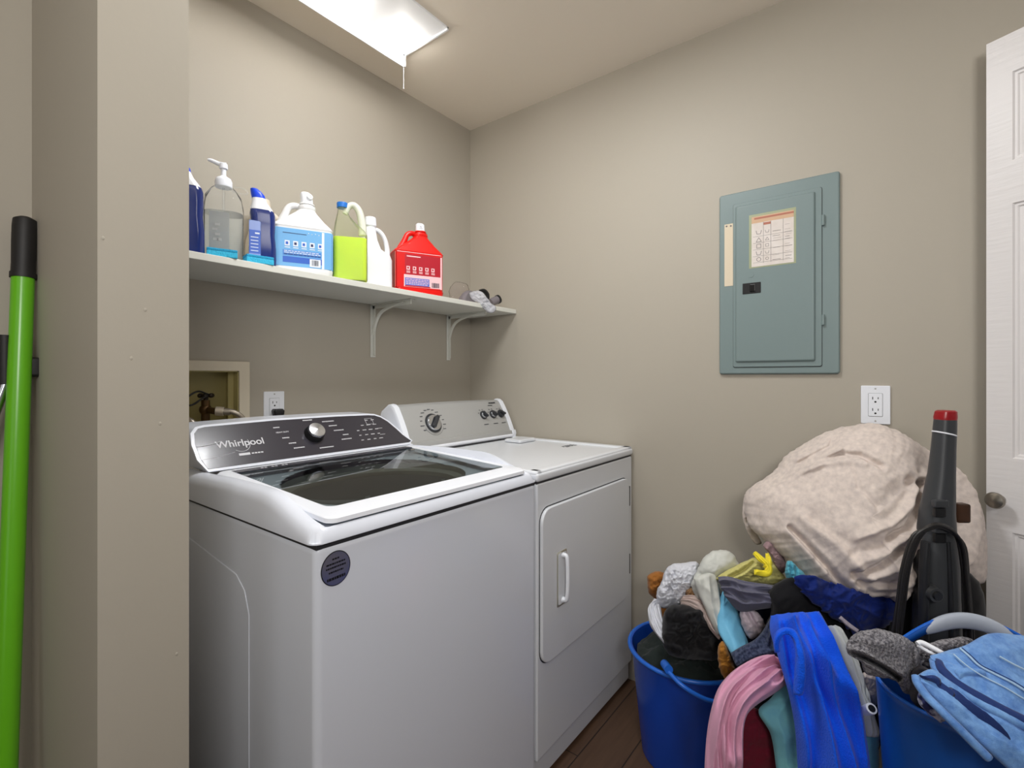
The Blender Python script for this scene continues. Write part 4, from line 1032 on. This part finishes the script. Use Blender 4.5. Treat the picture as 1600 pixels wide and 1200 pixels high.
sheer = garment('white_satin_sheet', 'smooth off-white satin sheet arching above the pile against the wall', 'clothing', F_SHEER, [(1080,915),(1088,893),(1098,873),(1112,862),(1126,859),(1142,863),(1152,876),(1158,892),(1148,905),(1140,920),(1136,950),(1132,985),(1124,990),(1112,970),(1098,950),(1086,932)], (1118,908,1.43), .06, .05, amp=.010, sc=9, seed=12, n=110, rings=28, creases=[([(1100,935),(1112,960),(1122,985)],5,.014), ([(1092,900),(1118,905),(1150,890)],6,.012)])
mb = MB(); mb.soft = True
drape_mesh(mb, F_SHEER, [(1083,903,1.39),(1090,925,1.375),(1102,952,1.36),(1112,975,1.345),(1121,992,1.33)], [(1116,890,1.39),(1122,915,1.375),(1127,945,1.36),(1130,968,1.345),(1130,992,1.33)], .016, folds=1.1, amp=.012, seed=5, nu=60, nv=36, o2=.15, fine=.0005)
mb.build('hanging_corner', sheer)
drape('sky_blue_pillowcase', 'smooth sky-blue satin pillowcase sticking down the front of the pile', 'clothing', F_SKY, [(1128,925,1.36),(1122,955,1.34),(1122,985,1.31),(1138,1014,1.27),(1150,1036,1.24)], [(1133,920,1.36),(1146,940,1.35),(1156,965,1.33),(1164,990,1.30),(1172,1012,1.27)], .012, folds=.8, amp=.006, seed=2, nu=50, nv=30)
yk = garment('khaki_shirt', 'khaki yellow shirt with a bright yellow twist on top of the pile', 'clothing', F_KHAKI, [(1118,905),(1132,893),(1150,884),(1165,876),(1178,872),(1195,872),(1210,880),(1222,895),(1232,912),(1222,918),(1195,916),(1165,914),(1140,908)], (1180,897,1.38), .045, .05, amp=.012, sc=20, seed=8, n=120, rings=28, creases=[([(1142,901),(1160,893),(1176,880)],3,.02)])
mb = MB(); mb.soft = True
drape_mesh(mb, F_YEL, [(1176,866,1.34),(1185,877,1.32),(1196,884,1.31),(1192,895,1.31),(1178,890,1.31)], [(1181,861,1.34),(1192,870,1.32),(1206,884,1.30),(1203,899,1.29),(1178,898,1.30)], .007, folds=1.5, amp=.004, seed=1, nu=44, nv=24)
drape_mesh(mb, F_YEL, [(1196,868,1.34),(1195,878,1.32),(1192,886,1.31)], [(1202,866,1.34),(1207,880,1.31),(1203,892,1.30)], .007, folds=1, amp=.004, seed=5, nu=30, nv=20)
mb.build('yellow_twist', yk)['label'] = 'bright yellow twisted collar'
drape('slate_shirt', 'slate mauve shirt bunched below the khaki one', 'clothing', F_MAUVE, [(1121,901,1.33),(1138,902,1.32),(1165,908,1.30),(1195,913,1.29),(1225,918,1.29),(1246,926,1.29)], [(1136,934,1.30),(1146,948,1.28),(1160,956,1.27),(1190,952,1.26),(1220,948,1.26),(1244,944,1.27)], .030, folds=1.7, amp=.024, seed=8, nu=80, nv=60, o2=.5)
garment('lilac_cloth', 'pale lilac cloth folded in the middle of the pile', 'clothing', F_LILAC, [(1157,955),(1165,950),(1178,953),(1190,965),(1196,978),(1188,992),(1172,999),(1163,985),(1157,968)], (1176,974,1.29), .03, .04, amp=.012, sc=16, seed=5, n=80, rings=20, creases=[([(1168,955),(1180,975),(1186,985)],3,.012)])
drape('speckled_sock', 'dark speckled navy wool sock lying over the pile', 'sock', F_SOCK, [(1142,1020,1.22),(1158,1010,1.21),(1178,1000,1.20),(1192,985,1.2),(1205,962,1.2)], [(1158,1046,1.20),(1180,1040,1.18),(1203,1030,1.17),(1216,1022,1.17),(1222,985,1.18)], .024, folds=1.5, amp=.006, seed=4, nu=50, nv=30, pinch=(1,1))
garment('ochre_cloth', 'ochre brown cloth hanging between bucket and sky-blue satin', 'clothing', F_OCHRE, [(1122,1010),(1130,1002),(1140,1020),(1148,1040),(1152,1058),(1138,1066),(1126,1050),(1122,1030)], (1136,1035,1.29), .03, .04, amp=.012, sc=22, seed=5, n=80, rings=18)
drape('pink_shirt', 'pink cotton shirt spilling down the front of the pile', 'clothing', F_PINK, [(1228,1030,1.13),(1205,1027,1.15),(1178,1030,1.15),(1148,1046,1.13),(1124,1072,1.11),(1112,1105,1.09),(1104,1150,1.07),(1100,1215,1.05)], [(1236,1062,1.11),(1218,1078,1.10),(1200,1090,1.09),(1182,1102,1.08),(1168,1116,1.07),(1162,1135,1.06),(1160,1165,1.05),(1160,1220,1.04)], .034, folds=2.2, amp=.024, o2=.35, capw=.12, seed=9, nu=110, nv=56, cap0=False)
drape('mint_print_cloth', 'pale mint printed cloth between the pink shirt and the royal blue fleece', 'clothing', F_MINT, [(1230,1062,1.14),(1205,1090,1.12),(1185,1112,1.1),(1205,1150,1.09),(1215,1215,1.07)], [(1256,1060,1.14),(1262,1095,1.12),(1262,1130,1.1),(1262,1160,1.09),(1262,1215,1.07)], .02, folds=1.2, amp=.008, seed=3, nu=60, nv=40)
garment('maroon_cloth', 'maroon cloth low behind the pink shirt', 'clothing', F_MAROON, [(1150,1120),(1165,1105),(1185,1108),(1200,1125),(1212,1150),(1222,1220),(1150,1220)], (1180,1160,1.14), .03, .05, amp=.010, sc=14, seed=5, n=90, rings=20)
garment('black_trousers', 'black garment mass lying beneath the royal blue fleece and canvas', 'clothing', F_BLACK, [(1205,955),(1200,925),(1225,905),(1262,900),(1300,915),(1345,930),(1400,935),(1425,950),(1425,1000),(1400,1060),(1380,1150),(1330,1250),(1240,1250),(1190,1150),(1165,1060),(1190,990)], (1300,1040,1.26), .06, .14, amp=.018, sc=9, seed=21, n=130, rings=34, k=5)
garment('navy_jersey', 'navy blue jersey crumpled under the lower edge of the canvas', 'clothing', F_ROYALD, [(1240,905),(1262,898),(1300,910),(1340,922),(1390,930),(1415,945),(1408,965),(1370,985),(1338,990),(1318,975),(1290,958),(1262,935)], (1335,950,1.20), .012, .05, amp=.030, sc=9, seed=13, n=150, rings=40, jit=6)
garment('teal_top', 'teal striped top tucked between khaki shirt and canvas', 'clothing', F_TEAL, [(1228,880),(1236,876),(1248,888),(1262,905),(1250,916),(1234,915),(1228,900)], (1242,898,1.27), .03, .04, amp=.010, sc=30, seed=6, n=80, rings=18, creases=[([(1236,880),(1238,914)],2,.008), ([(1244,886),(1246,914)],2,.008)])
garment('dusty_pink_top', 'dusty pink-brown top under the left tip of the canvas', 'clothing', fab('dusty_pink', (150,124,128)), [(1192,852),(1202,844),(1214,858),(1224,870),(1230,888),(1222,896),(1212,888),(1206,870)], (1212,870,1.38), .03, .04, amp=.010, sc=24, seed=9, n=80, rings=18)
drape('royal_blue_fleece', 'royal blue fleece draped over the middle of the pile', 'clothing', F_ROYAL, [(1204,962,1.16),(1203,985,1.14),(1214,1020,1.10),(1226,1060,1.07),(1236,1100,1.05),(1244,1150,1.03),(1248,1225,1.02)], [(1280,955,1.15),(1295,985,1.12),(1312,1020,1.08),(1326,1060,1.05),(1340,1100,1.03),(1350,1150,1.01),(1360,1225,1.0)], 0.045, folds=1.9, amp=.050, o2=.12, fine=.0006, capw=.22, seed=23, nu=110, nv=70, cap0=True)
mb = MB(); mb.soft = True
drape_mesh(mb, F_ROYAL, [(1210,1020,1.04),(1208,1000,1.04),(1214,986,1.04),(1228,980,1.04),(1244,988,1.03),(1254,1010,1.01),(1256,1045,1.0),(1252,1085,1.0)], [(1219,1018,1.035),(1218,1003,1.035),(1222,994,1.035),(1230,991,1.035),(1238,998,1.025),(1243,1016,1.01),(1243,1045,1.0),(1240,1085,1.0)], .012, folds=.6, amp=.002, seed=2, nu=50, nv=24)
mb.build('rolled_cuff', bpy.data.objects['royal_blue_fleece'])
garment('navy_shirt', 'dark navy shirt filling the gap behind the lilac cloth', 'clothing', F_NAVY, [(1120,930),(1150,915),(1190,915),(1225,920),(1240,960),(1235,1030),(1210,1070),(1160,1072),(1135,1040),(1122,985)], (1180,985,1.40), .05, .06, amp=.02, sc=12, seed=19, n=110, rings=28)
drape('grey_shirt', 'light grey shirt hanging right of the royal blue fleece', 'clothing', F_GREY, [(1292,978,1.12),(1304,1005,1.09),(1318,1040,1.06),(1332,1075,1.04),(1342,1110,1.02),(1350,1150,1.01)], [(1306,980,1.12),(1322,1010,1.09),(1330,1035,1.07),(1344,1062,1.05),(1352,1095,1.03),(1366,1150,1.01)], .016, folds=1.8, amp=.009, seed=5, nu=60, nv=34)
garment('white_vest', 'off-white vest between the grey shirt and the hamper', 'clothing', fab('off_white_cotton', (196,186,184)), [(1343,1060),(1352,1050),(1368,1056),(1378,1075),(1374,1095),(1360,1108),(1346,1108)], (1360,1080,1.05), .025, .03, amp=.010, sc=24, seed=8, n=80, rings=18)
rt = thing('white_roll', 'white plastic tube end lying between fleece and hamper', 'tube', at(1354,1112,1.02))
mb = MB(); a = at(1345,1113,1.03); e_ = at(1362,1107,.99); mb.cyl(a, e_, .010, PLW, n=20, bev=.001); mb.cyl(e_-(e_-a)*.02, e_+(e_-a).normalized()*.0006, .0065, BLACK, n=16); mb.build('tube_body', rt)
drape('black_strap', 'thin pale lavender strap crossing the black clothes', 'strap', fab('lavender_strap', (148,140,152)), [(1310,966,1.13),(1322,978,1.12),(1340,990,1.11)], [(1314,962,1.13),(1327,973,1.12),(1342,984,1.11)], .005, folds=.5, amp=.001, nu=20, nv=12)
bpy.data.objects['black_strap'].name = 'lavender_strap'
garment('sky_blue_cloth', 'sky-blue cloth at the floor end between fleece and hamper', 'clothing', F_SKY, [(1346,1128),(1358,1124),(1370,1130),(1374,1170),(1368,1225),(1344,1225),(1342,1170)], (1358,1175,1.03), .02, .05, amp=.006, sc=14, seed=8, n=70, rings=16)
# black coat behind the carpet washer
garment('black_coat', 'black coat heaped behind the upright carpet washer by the door', 'clothing', F_BLACK, [(1405,935),(1420,900),(1450,885),(1490,885),(1515,895),(1532,915),(1540,950),(1542,1050),(1540,1280),(1400,1280),(1385,1050),(1390,970)], (1465,1050,1.22), .05, .06, amp=.012, sc=9, seed=31, n=110, rings=28, k=6)

# ---- big canvas cover heaped against the wall
cr = [([(1168,780),(1205,756),(1240,733),(1285,705)],5,-.012), ([(1206,822),(1242,861),(1278,900)],5,-.012), ([(1300,828),(1350,812),(1384,780),(1398,752)],6,-.012), ([(1300,868),(1345,852),(1376,828)],7,-.010), ([(1330,893),(1365,880),(1398,860),(1408,830)],6,-.010),
      ([(1235,735),(1262,727),(1290,722),(1316,726)],5,-.007), ([(1225,800),(1270,836),(1310,880),(1335,905)],7,-.010), ([(1420,745),(1412,790),(1398,835)],8,-.012), ([(1292,922),(1340,931),(1392,927)],4,-.008),
      ([(1197,751),(1238,722),(1280,700),(1292,680)],4,.020), ([(1240,724),(1264,718),(1288,711),(1316,714),(1342,729)],4,.016), ([(1214,816),(1250,855),(1286,894),(1310,914)],3.5,.018),
      ([(1409,754),(1394,786),(1379,818),(1352,832)],5,.022), ([(1372,849),(1340,873),(1308,888)],5,.018), ([(1385,749),(1409,753),(1448,747)],6,.020), ([(1304,882),(1322,902),(1346,919),(1385,920),(1410,915)],5,.016),
      ([(1322,900),(1364,905),(1394,893),(1406,876)],6,.016), ([(1394,856),(1406,872)],9,.016), ([(1170,770),(1172,800),(1182,825)],4,.014), ([(1250,805),(1300,850),(1350,838)],12,.008), ([(1300,720),(1306,760),(1330,785)],4,.006),
      ([(1232,780),(1262,800),(1300,790)],14,.006), ([(1330,760),(1370,775),(1400,772)],14,.006), ([(1410,800),(1400,840),(1380,880)],6,.010)]
def wallD(x): return XB/(FX+FY*(x-800)/768.0)
cvp = [(1163,776),(1178,757),(1205,740),(1230,710),(1262,690),(1292,674),(1330,665),(1360,662),(1395,672),(1440,698),(1465,712),(1500,735),(1522,765),(1532,800),(1530,850),(1515,880),(1480,890),(1445,885),(1428,900),(1417,925),(1402,942),(1385,932),(1340,931),(1300,918),(1262,903),(1235,880),(1212,862),(1192,842),(1172,825),(1164,800)]
cvp = [(x, y, wallD(x)-np.interp(x, [1163,1470,1535], [.17,.10,.05])-.0006*max(0, y-700)) for x, y in cvp]
cv = garment('canvas_cover', 'large cream canvas cover heaped over the pile against the wall', 'canvas cover', F_BEIGE, cvp,
    (1320,800,wallD(1320)-.22), .12, .06, amp=.015, sc=4.2, w=(.6,.28,.12), seed=17, n=320, rings=110, nrm=(-.85,-.5,.16), k=2.6, creases=cr, edge=.5, tmap=([1150,1250,1400,1460,1540],[1,1,.8,.35,.25]), jit=2.5)
garment('canvas_cover_tail', 'tail of cream canvas hanging behind the carpet washer beside the door', 'canvas cover', F_BEIGE, [(1490,775),(1512,768),(1532,790),(1541,830),(1543,880),(1540,908),(1525,912),(1508,900),(1498,870),(1492,820)], (1518,840,1.235), .025, .02, amp=.008, sc=16, seed=6, n=90, rings=22)
tl = bpy.data.objects['canvas_cover_tail']; tl.parent = cv; tl.location = tl.location-cv.location; tl.name = 'hanging_tail'
del tl['label']; del tl['category']
sl = garment('canvas_left_fold', 'x y z w', 'x', F_BEIGE, [(1163,776),(1166,790),(1172,805),(1180,830),(1190,848),(1180,850),(1170,836),(1162,815),(1160,795)], (1171,812,1.475), .012, .012, amp=.006, sc=20, seed=2, n=60, rings=12)
sl.parent = cv; sl.location = sl.location-cv.location; sl.name = 'left_fold'; del sl['label']; del sl['category']

# ---- upright carpet washer
VG = mat('charcoal_plastic', (58,60,63), .38, spec=.5); VD = mat('charcoal_dark', (34,35,38), .35); VR = mat('red_button', (150,20,28), .3); CORD = mat('black_cord', (26,24,24), .45)
Dv = 1.13
def VP(px, py, d=0.): return at(px, py, Dv+d)
vroot = VP(1468, 980); vroot.z = 0
va = thing('carpet_washer', 'dark grey upright carpet washer with red button, leaning by the door', 'vacuum cleaner', vroot)
def vsec(cx, py, wpx, dep, d=0., r=.4):
    c = VP(cx, py, d); hw = wpx/2/768*Dv; out = []
    r_ = min(hw, dep/2)*r*2
    for q, (sx, sy) in enumerate(((1,1), (-1,1), (-1,-1), (1,-1))):
        for k in range(7):
            a = math.pi/2*(q+k/6); out.append(c+RV*(sx*(hw-r_)+r_*math.cos(a))+FV*(sy*(dep/2-r_)+r_*math.sin(a)))
    return out
mb = MB(); mb.grid([vsec(1477,655,27,.036), vsec(1476,672,28,.038), vsec(1474,700,29,.040), vsec(1471,740,32,.045), vsec(1467,775,38,.052), vsec(1464,800,42,.058), vsec(1463,830,46,.064), vsec(1465,838,44,.060)], VG, close_v=True, cap=True); mb.build('upper_handle', va)
mb = MB(); mb.grid([vsec(1478,641,20,.028), vsec(1478,643,26,.034), vsec(1477,652,28,.037), vsec(1477,656,27,.036)], VR, close_v=True, cap=True); mb.build('release_button', va)
mb = MB(); P = [VP(1475,677.5)+RV*(.0205*math.cos(a))+FV*(.0215*math.sin(a))+UP*(.005*math.cos(a)*-1) for a in np.linspace(0, 2*math.pi, 25)[:-1]]; mb.tube(P, .0019, PLW, n=8, sub=1, closed=True); mb.build('white_band', va)
mb = MB(); mb.grid([vsec(1463,828,44,.06), vsec(1463,850,50,.066), vsec(1463,880,53,.07), vsec(1463,930,55,.072), vsec(1463,1000,60,.075), vsec(1463,1120,80,.08), vsec(1466,1250,110,.09), vsec(1468,1330,150,.10), vsec(1468,1396,160,.10)], VG, close_v=True, cap=True); mb.build('body', va)
mb = MB(); mb.grid([vsec(1446,846,7,.02,-.026), vsec(1444,880,9,.02,-.029), vsec(1443,930,10,.02,-.031), vsec(1443,1000,12,.02,-.033), vsec(1440,1120,16,.02,-.036)], VD, close_v=True, cap=True)
mb.grid([vsec(1478,846,6,.02,-.026), vsec(1480,880,7,.02,-.029), vsec(1482,930,8,.02,-.031), vsec(1484,1000,9,.02,-.033), vsec(1488,1120,12,.02,-.036)], VD, close_v=True, cap=True); mb.build('side_channel', va)
def hook(py):
    mb = MB(); c = VP(1467, py, -.034); w_ = .015
    mb.box(-w_, w_, -.010, .004, -.008, .008, VG, .003, 2, Matrix.Translation(c) @ Matrix(((RV.x,FV.x,0,0),(RV.y,FV.y,0,0),(0,0,1,0),(0,0,0,1))))
    c2 = VP(1467, py+13, -.031)
    mb.box(-w_*.8, w_*.8, -.006, .004, -.012, .008, BLACK, .002, 2, Matrix.Translation(c2) @ Matrix(((RV.x,FV.x,0,0),(RV.y,FV.y,0,0),(0,0,1,0),(0,0,0,1))))
    mb.build('cord_hook', va)
hook(786); hook(826)
c = VP(1459, 928, -.042)
mb = MB(); mb.cyl(c+FV*.012, c-FV*.008, .0185, VG, .016, n=28, bev=.002); mb.cyl(c-FV*.007, c-FV*.013, .010, VD, .009, n=24); mb.build('knob', va)
mb = MB()
for s_, (o1, o2, dd) in enumerate(((0, 0, -.045), (-3, 5, -.052), (4, -5, -.042), (-7, 9, -.048))):
    L_ = [(1404-s_*2+o1,1010,dd),(1408+o1,950,dd),(1416+o1,890,dd),(1430+o1*.6,845+o1,dd),(1448,824+s_*1.5,dd-.004),(1468,819+s_*1.6,dd-.006),(1490,830+s_*1.5,dd),(1502+o2*.6,855,dd),(1508+o2*.5,905,dd),(1512+o2*.5,950,dd),(1512+o2,1010,dd)]
    mb.tube([VP(*q) for q in L_], .0036, CORD, n=8, sub=5)
mb.build('power_cord', va)
mb = MB(); c = VP(1503, 801, .01); Mw = Matrix.Translation(c) @ Matrix(((RV.x,FV.x,0,0),(RV.y,FV.y,0,0),(0,0,1,0),(0,0,0,1)))
mb.box(-.018, .012, -.012, .012, -.022, .022, glass_mat('smoked_plastic', (150,130,116), .05, .3, (90,70,60)), .005, 3, Mw); mb.build('clear_pod', va)

# ---- tall flexible hamper
HM2 = mat('hamper_blue', (18,78,158), .35, spec=.45); HG = mat('hamper_grip', (176,184,198), .4)
hc = CS(.905, .90, 0); 
hp = thing('laundry_hamper', 'tall blue flexible hamper with pale grey grip at the lower right', 'laundry basket', hc)
HA, HB2 = .212, .155
def rimz(th):
    d = (th-math.radians(72)+math.pi) % (2*math.pi)-math.pi
    d2 = (th+math.radians(108)+math.pi) % (2*math.pi)-math.pi
    return .615+.068*math.exp(-(d/.62)**2)+.0*math.exp(-(d2/.5)**2)
def hpt(th, f, off=0.):
    s_ = .80+.20*f; z = f*rimz(th)
    return hc+RV*((HA*s_+off)*math.cos(th))+FV*((HB2*s_+off)*math.sin(th))+UP*z
b = bmesh.new(); nT, nZ = 120, 40; VV = [[b.verts.new(hpt(2*math.pi*i/nT, j/nZ)) for j in range(nZ+1)] for i in range(nT)]
for i in range(nT):
    th = 2*math.pi*(i+.5)/nT; d = (th-math.radians(78)+math.pi) % (2*math.pi)-math.pi
    for j in range(nZ):
        zt = rimz(th)*(1-(j+.5)/nZ)
        if abs(d) < .60 and .022 < zt < .022+.045*math.sqrt(max(0, 1-(d/.60)**2)): continue
        b.faces.new((VV[i][j], VV[(i+1) % nT][j], VV[(i+1) % nT][j+1], VV[i][j+1]))
b.faces.new([VV[i][0] for i in range(nT)][::-1])
bmesh.ops.recalc_face_normals(b, faces=b.faces[:])
mb = MB(); mb.soft = True; mb.take(b, HM2, None, True); o = mb.build('hamper_body', hp); so = o.modifiers.new('thickness', 'SOLIDIFY'); so.thickness = .004
mb = MB(); mb.tube([hpt(2*math.pi*i/nT, 1) for i in range(nT)], .0034, BKL, n=8, sub=1, closed=True); mb.build('rim_bead', hp)
for nm, t0 in (('grip', 72),):
    mb = MB(); rows = []
    for t in np.linspace(-.40, .42, 26):
        th = math.radians(t0)+t; e = math.sqrt(max(.02, 1-((t-.01)/.43)**4)); z0 = rimz(th); p = hpt(th, 1)
        nrm_ = (RV*math.cos(th)*HB2+FV*math.sin(th)*HA).normalized(); h = .017*e
        c = p-UP*.011
        rows.append([c+nrm_*(.010*e*math.cos(a))+UP*(h*math.sin(a)) for a in np.linspace(0, 2*math.pi, 17)[:-1]])
    mb.grid(rows, HG, close_v=True, cap=True); mb.build(nm, hp)['label'] = 'pale grey rubber grip'
# clothes in the hamper
SL = garment('grey_sherpa_blanket', 'grey sherpa fleece flopping over the left rim of the hamper', 'blanket', F_SHERPA, [(1322,1008),(1330,995),(1346,986),(1370,983),(1395,988),(1415,996),(1432,1010),(1440,1035),(1438,1060),(1425,1082),(1412,1082),(1400,1065),(1375,1058),(1352,1052),(1345,1035),(1325,1022)], (1385,1028,.89), .035, .04, amp=.012, sc=15, seed=7, n=180, rings=54, creases=[([(1332,1022),(1352,1028),(1378,1042),(1404,1059)],3.5,.05), ([(1428,1005),(1420,1030),(1426,1060)],6,.018)])
garment('grey_sherpa_hood', 'grey sherpa piece behind the jeans inside the hamper', 'blanket', F_SHERPA, [(1432,1015),(1450,1005),(1480,998),(1505,995),(1520,1000),(1530,1020),(1500,1050),(1460,1062),(1438,1050)], (1478,1025,.935), .03, .05, amp=.010, sc=14, seed=3, n=110, rings=26)
garment('charcoal_sweater', 'charcoal cloth in the gap between sherpa and jeans', 'clothing', fab('charcoal_cotton', (74,72,78)), [(1424,1050),(1440,1040),(1462,1060),(1468,1095),(1450,1112),(1428,1100),(1420,1075)], (1445,1078,.875), .02, .04, amp=.008, sc=14, seed=3, n=90, rings=22)
wh = thing('plastic_hanger', 'white plastic hanger arm sticking out between sherpa and jeans', 'hanger', at(1452,1012,.93))
mb = MB(); mb.tube([at(1433,1006,.875), at(1440,1004,.875), at(1455,1011,.865), at(1478,1024,.85), at(1500,1036,.84)], .0042, PLW, n=10); mb.tube([at(1434,1008,.875), at(1445,1015,.87), at(1462,1024,.86), at(1480,1034,.85)], .003, PLW, n=8); mb.build('hanger_arm', wh)
garment('patterned_shirt', 'navy and white patterned shirt under the jeans at the hamper front', 'clothing', F_PAT, [(1432,1090),(1445,1072),(1460,1078),(1480,1095),(1510,1130),(1530,1150),(1500,1146),(1470,1130),(1445,1110)], (1475,1110,.83), .018, .03, amp=.010, sc=22, seed=11, n=110, rings=24)
# jeans: two folded layers with rolled waist edges
def denim():
    m = mat('denim', (92,146,208), .85, bump=(600, .5, .001), sheen=.2, spec=.2); nt = m.node_tree; N = nt.nodes.new; L = nt.links.new; b = nt.nodes['Principled BSDF']
    tc = N('ShaderNodeTexCoord'); mp = N('ShaderNodeMapping'); mp.inputs['Scale'].default_value = (1, 1, 1)
    n1 = N('ShaderNodeTexNoise'); n1.inputs['Scale'].default_value = 34; n1.inputs['Detail'].default_value = 8; n1.inputs['Roughness'].default_value = .7
    w1 = N('ShaderNodeTexWave'); w1.inputs['Scale'].default_value = 420; w1.inputs['Distortion'].default_value = 2; w1.bands_direction = 'DIAGONAL'
    r = N('ShaderNodeValToRGB'); r.color_ramp.elements[0].position = .22; r.color_ramp.elements[1].position = .78; r.color_ramp.elements[0].color = (*lin((44,96,176)), 1); r.color_ramp.elements[1].color = (*lin((140,186,236)), 1)
    mx = N('ShaderNodeMix'); mx.data_type = 'RGBA'; mx.blend_type = 'SOFT_LIGHT'; mx.inputs[0].default_value = .12
    L(tc.outputs['Object'], n1.inputs['Vector']); L(tc.outputs['Object'], w1.inputs['Vector']); L(n1.outputs[0], r.inputs[0]); L(r.outputs[0], mx.inputs[6]); L(w1.outputs['Color'], mx.inputs[7]); L(mx.outputs[2], b.inputs['Base Color'])
    return m
DEN = denim(); DEND = fab('denim_shade', (36,56,110)); STI = fab('stitch_pale', (168,196,222))
jn = thing('blue_jeans', 'light blue denim jeans folded on top of the hamper', 'jeans', at(1540,1080,.80))
mb = MB(); mb.soft = True
drape_mesh(mb, DEN, [(1458,1034,0.837),(1470,1024,0.837),(1505,1010,0.837),(1545,990,0.856),(1590,992,0.865),(1660,1000,0.865)], [(1462,1046,0.814),(1490,1078,0.781),(1530,1100,0.763),(1570,1122,0.744),(1620,1145,0.735),(1690,1180,0.725)], .012, folds=1.2, amp=.004, seed=3, nu=110, nv=60, cap0=False)
mb.build('seat_panel', jn)
mb = MB(); mb.soft = True
drape_mesh(mb, DEN, [(1430,1058,0.804),(1455,1046,0.800),(1480,1062,0.786),(1520,1092,0.767),(1570,1122,0.744),(1640,1165,0.725)], [(1437,1070,0.795),(1456,1092,0.777),(1480,1116,0.758),(1510,1144,0.744),(1550,1180,0.725),(1600,1225,0.716)], .012, folds=1.0, amp=.004, seed=6, nu=100, nv=44, cap0=False)
mb.build('front_panel', jn)
def jt(pts, r, m, nm, rs=None):
    mb = MB(); mb.soft = True; mb.tube([at(p[0], p[1], p[2]*.93) for p in pts], r, m, n=10, sub=8, rs=rs); return mb.build(nm, jn)
jt([(1459,1033,.888),(1463,1046,.868),(1478,1062,.848),(1500,1080,.828),(1530,1098,.812),(1562,1115,.797),(1600,1134,.785),(1650,1160,.775)], .0066, DEN, 'waistband_edge')
jt([(1431,1057,.855),(1434,1068,.846),(1448,1088,.830),(1466,1106,.812),(1486,1126,.798),(1512,1152,.785),(1545,1185,.772)], .0062, DEN, 'hem_edge')
for nm, A, B in (('waist_slit_shade', [(1458,1032,.893),(1462,1048,.868),(1480,1068,.848),(1520,1096,.822),(1600,1140,.79)], [(1472,1036,.886),(1480,1050,.864),(1500,1066,.844),(1540,1088,.822),(1614,1124,.79)]),
                 ('hem_slit_shade', [(1434,1058,.858),(1450,1060,.848),(1480,1080,.830),(1520,1108,.808),(1560,1138,.79)], [(1446,1062,.848),(1466,1070,.836),(1496,1092,.818),(1536,1122,.798),(1580,1158,.78)])):
    mb = MB(); mb.soft = True; drape_mesh(mb, DEND, [(x, y, d*.93-.004) for x, y, d in A], [(x, y, d*.93-.004) for x, y, d in B], .009, folds=.5, amp=.001, nu=50, nv=16); mb.build(nm, jn)  # dark strips paint the shade in the openings between the denim layers
mb = MB(); mb.soft = True; drape_mesh(mb, DEN, [(1488,1052,0.796),(1505,1046,0.795),(1535,1048,0.792)], [(1500,1062,0.783),(1512,1056,0.785),(1542,1056,0.784)], .006, folds=.5, amp=.001, nu=30, nv=14); mb.build('belt_loop', jn)
jt([(1500,1013,.884),(1515,1026,.868),(1530,1040,.856),(1552,1052,.845),(1580,1066,.832),(1610,1084,.82),(1660,1110,.81)], .0018, STI, 'waist_seam')
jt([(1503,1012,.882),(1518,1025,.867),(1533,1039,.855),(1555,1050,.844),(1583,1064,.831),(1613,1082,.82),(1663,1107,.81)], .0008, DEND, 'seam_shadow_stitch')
jt([(1562,1026,.86),(1578,1035,.853),(1600,1046,.846),(1640,1064,.84)], .0016, STI, 'pocket_seam')
jt([(1490,1022,.872),(1503,1034,.858),(1520,1047,.846),(1542,1060,.836),(1570,1074,.824),(1600,1092,.812),(1650,1118,.80)], .0012, STI, 'lower_seam')
jt([(1520,1070,.84),(1545,1084,.825),(1575,1105,.812),(1600,1122,.80)], .0012, STI, 'yoke_seam')
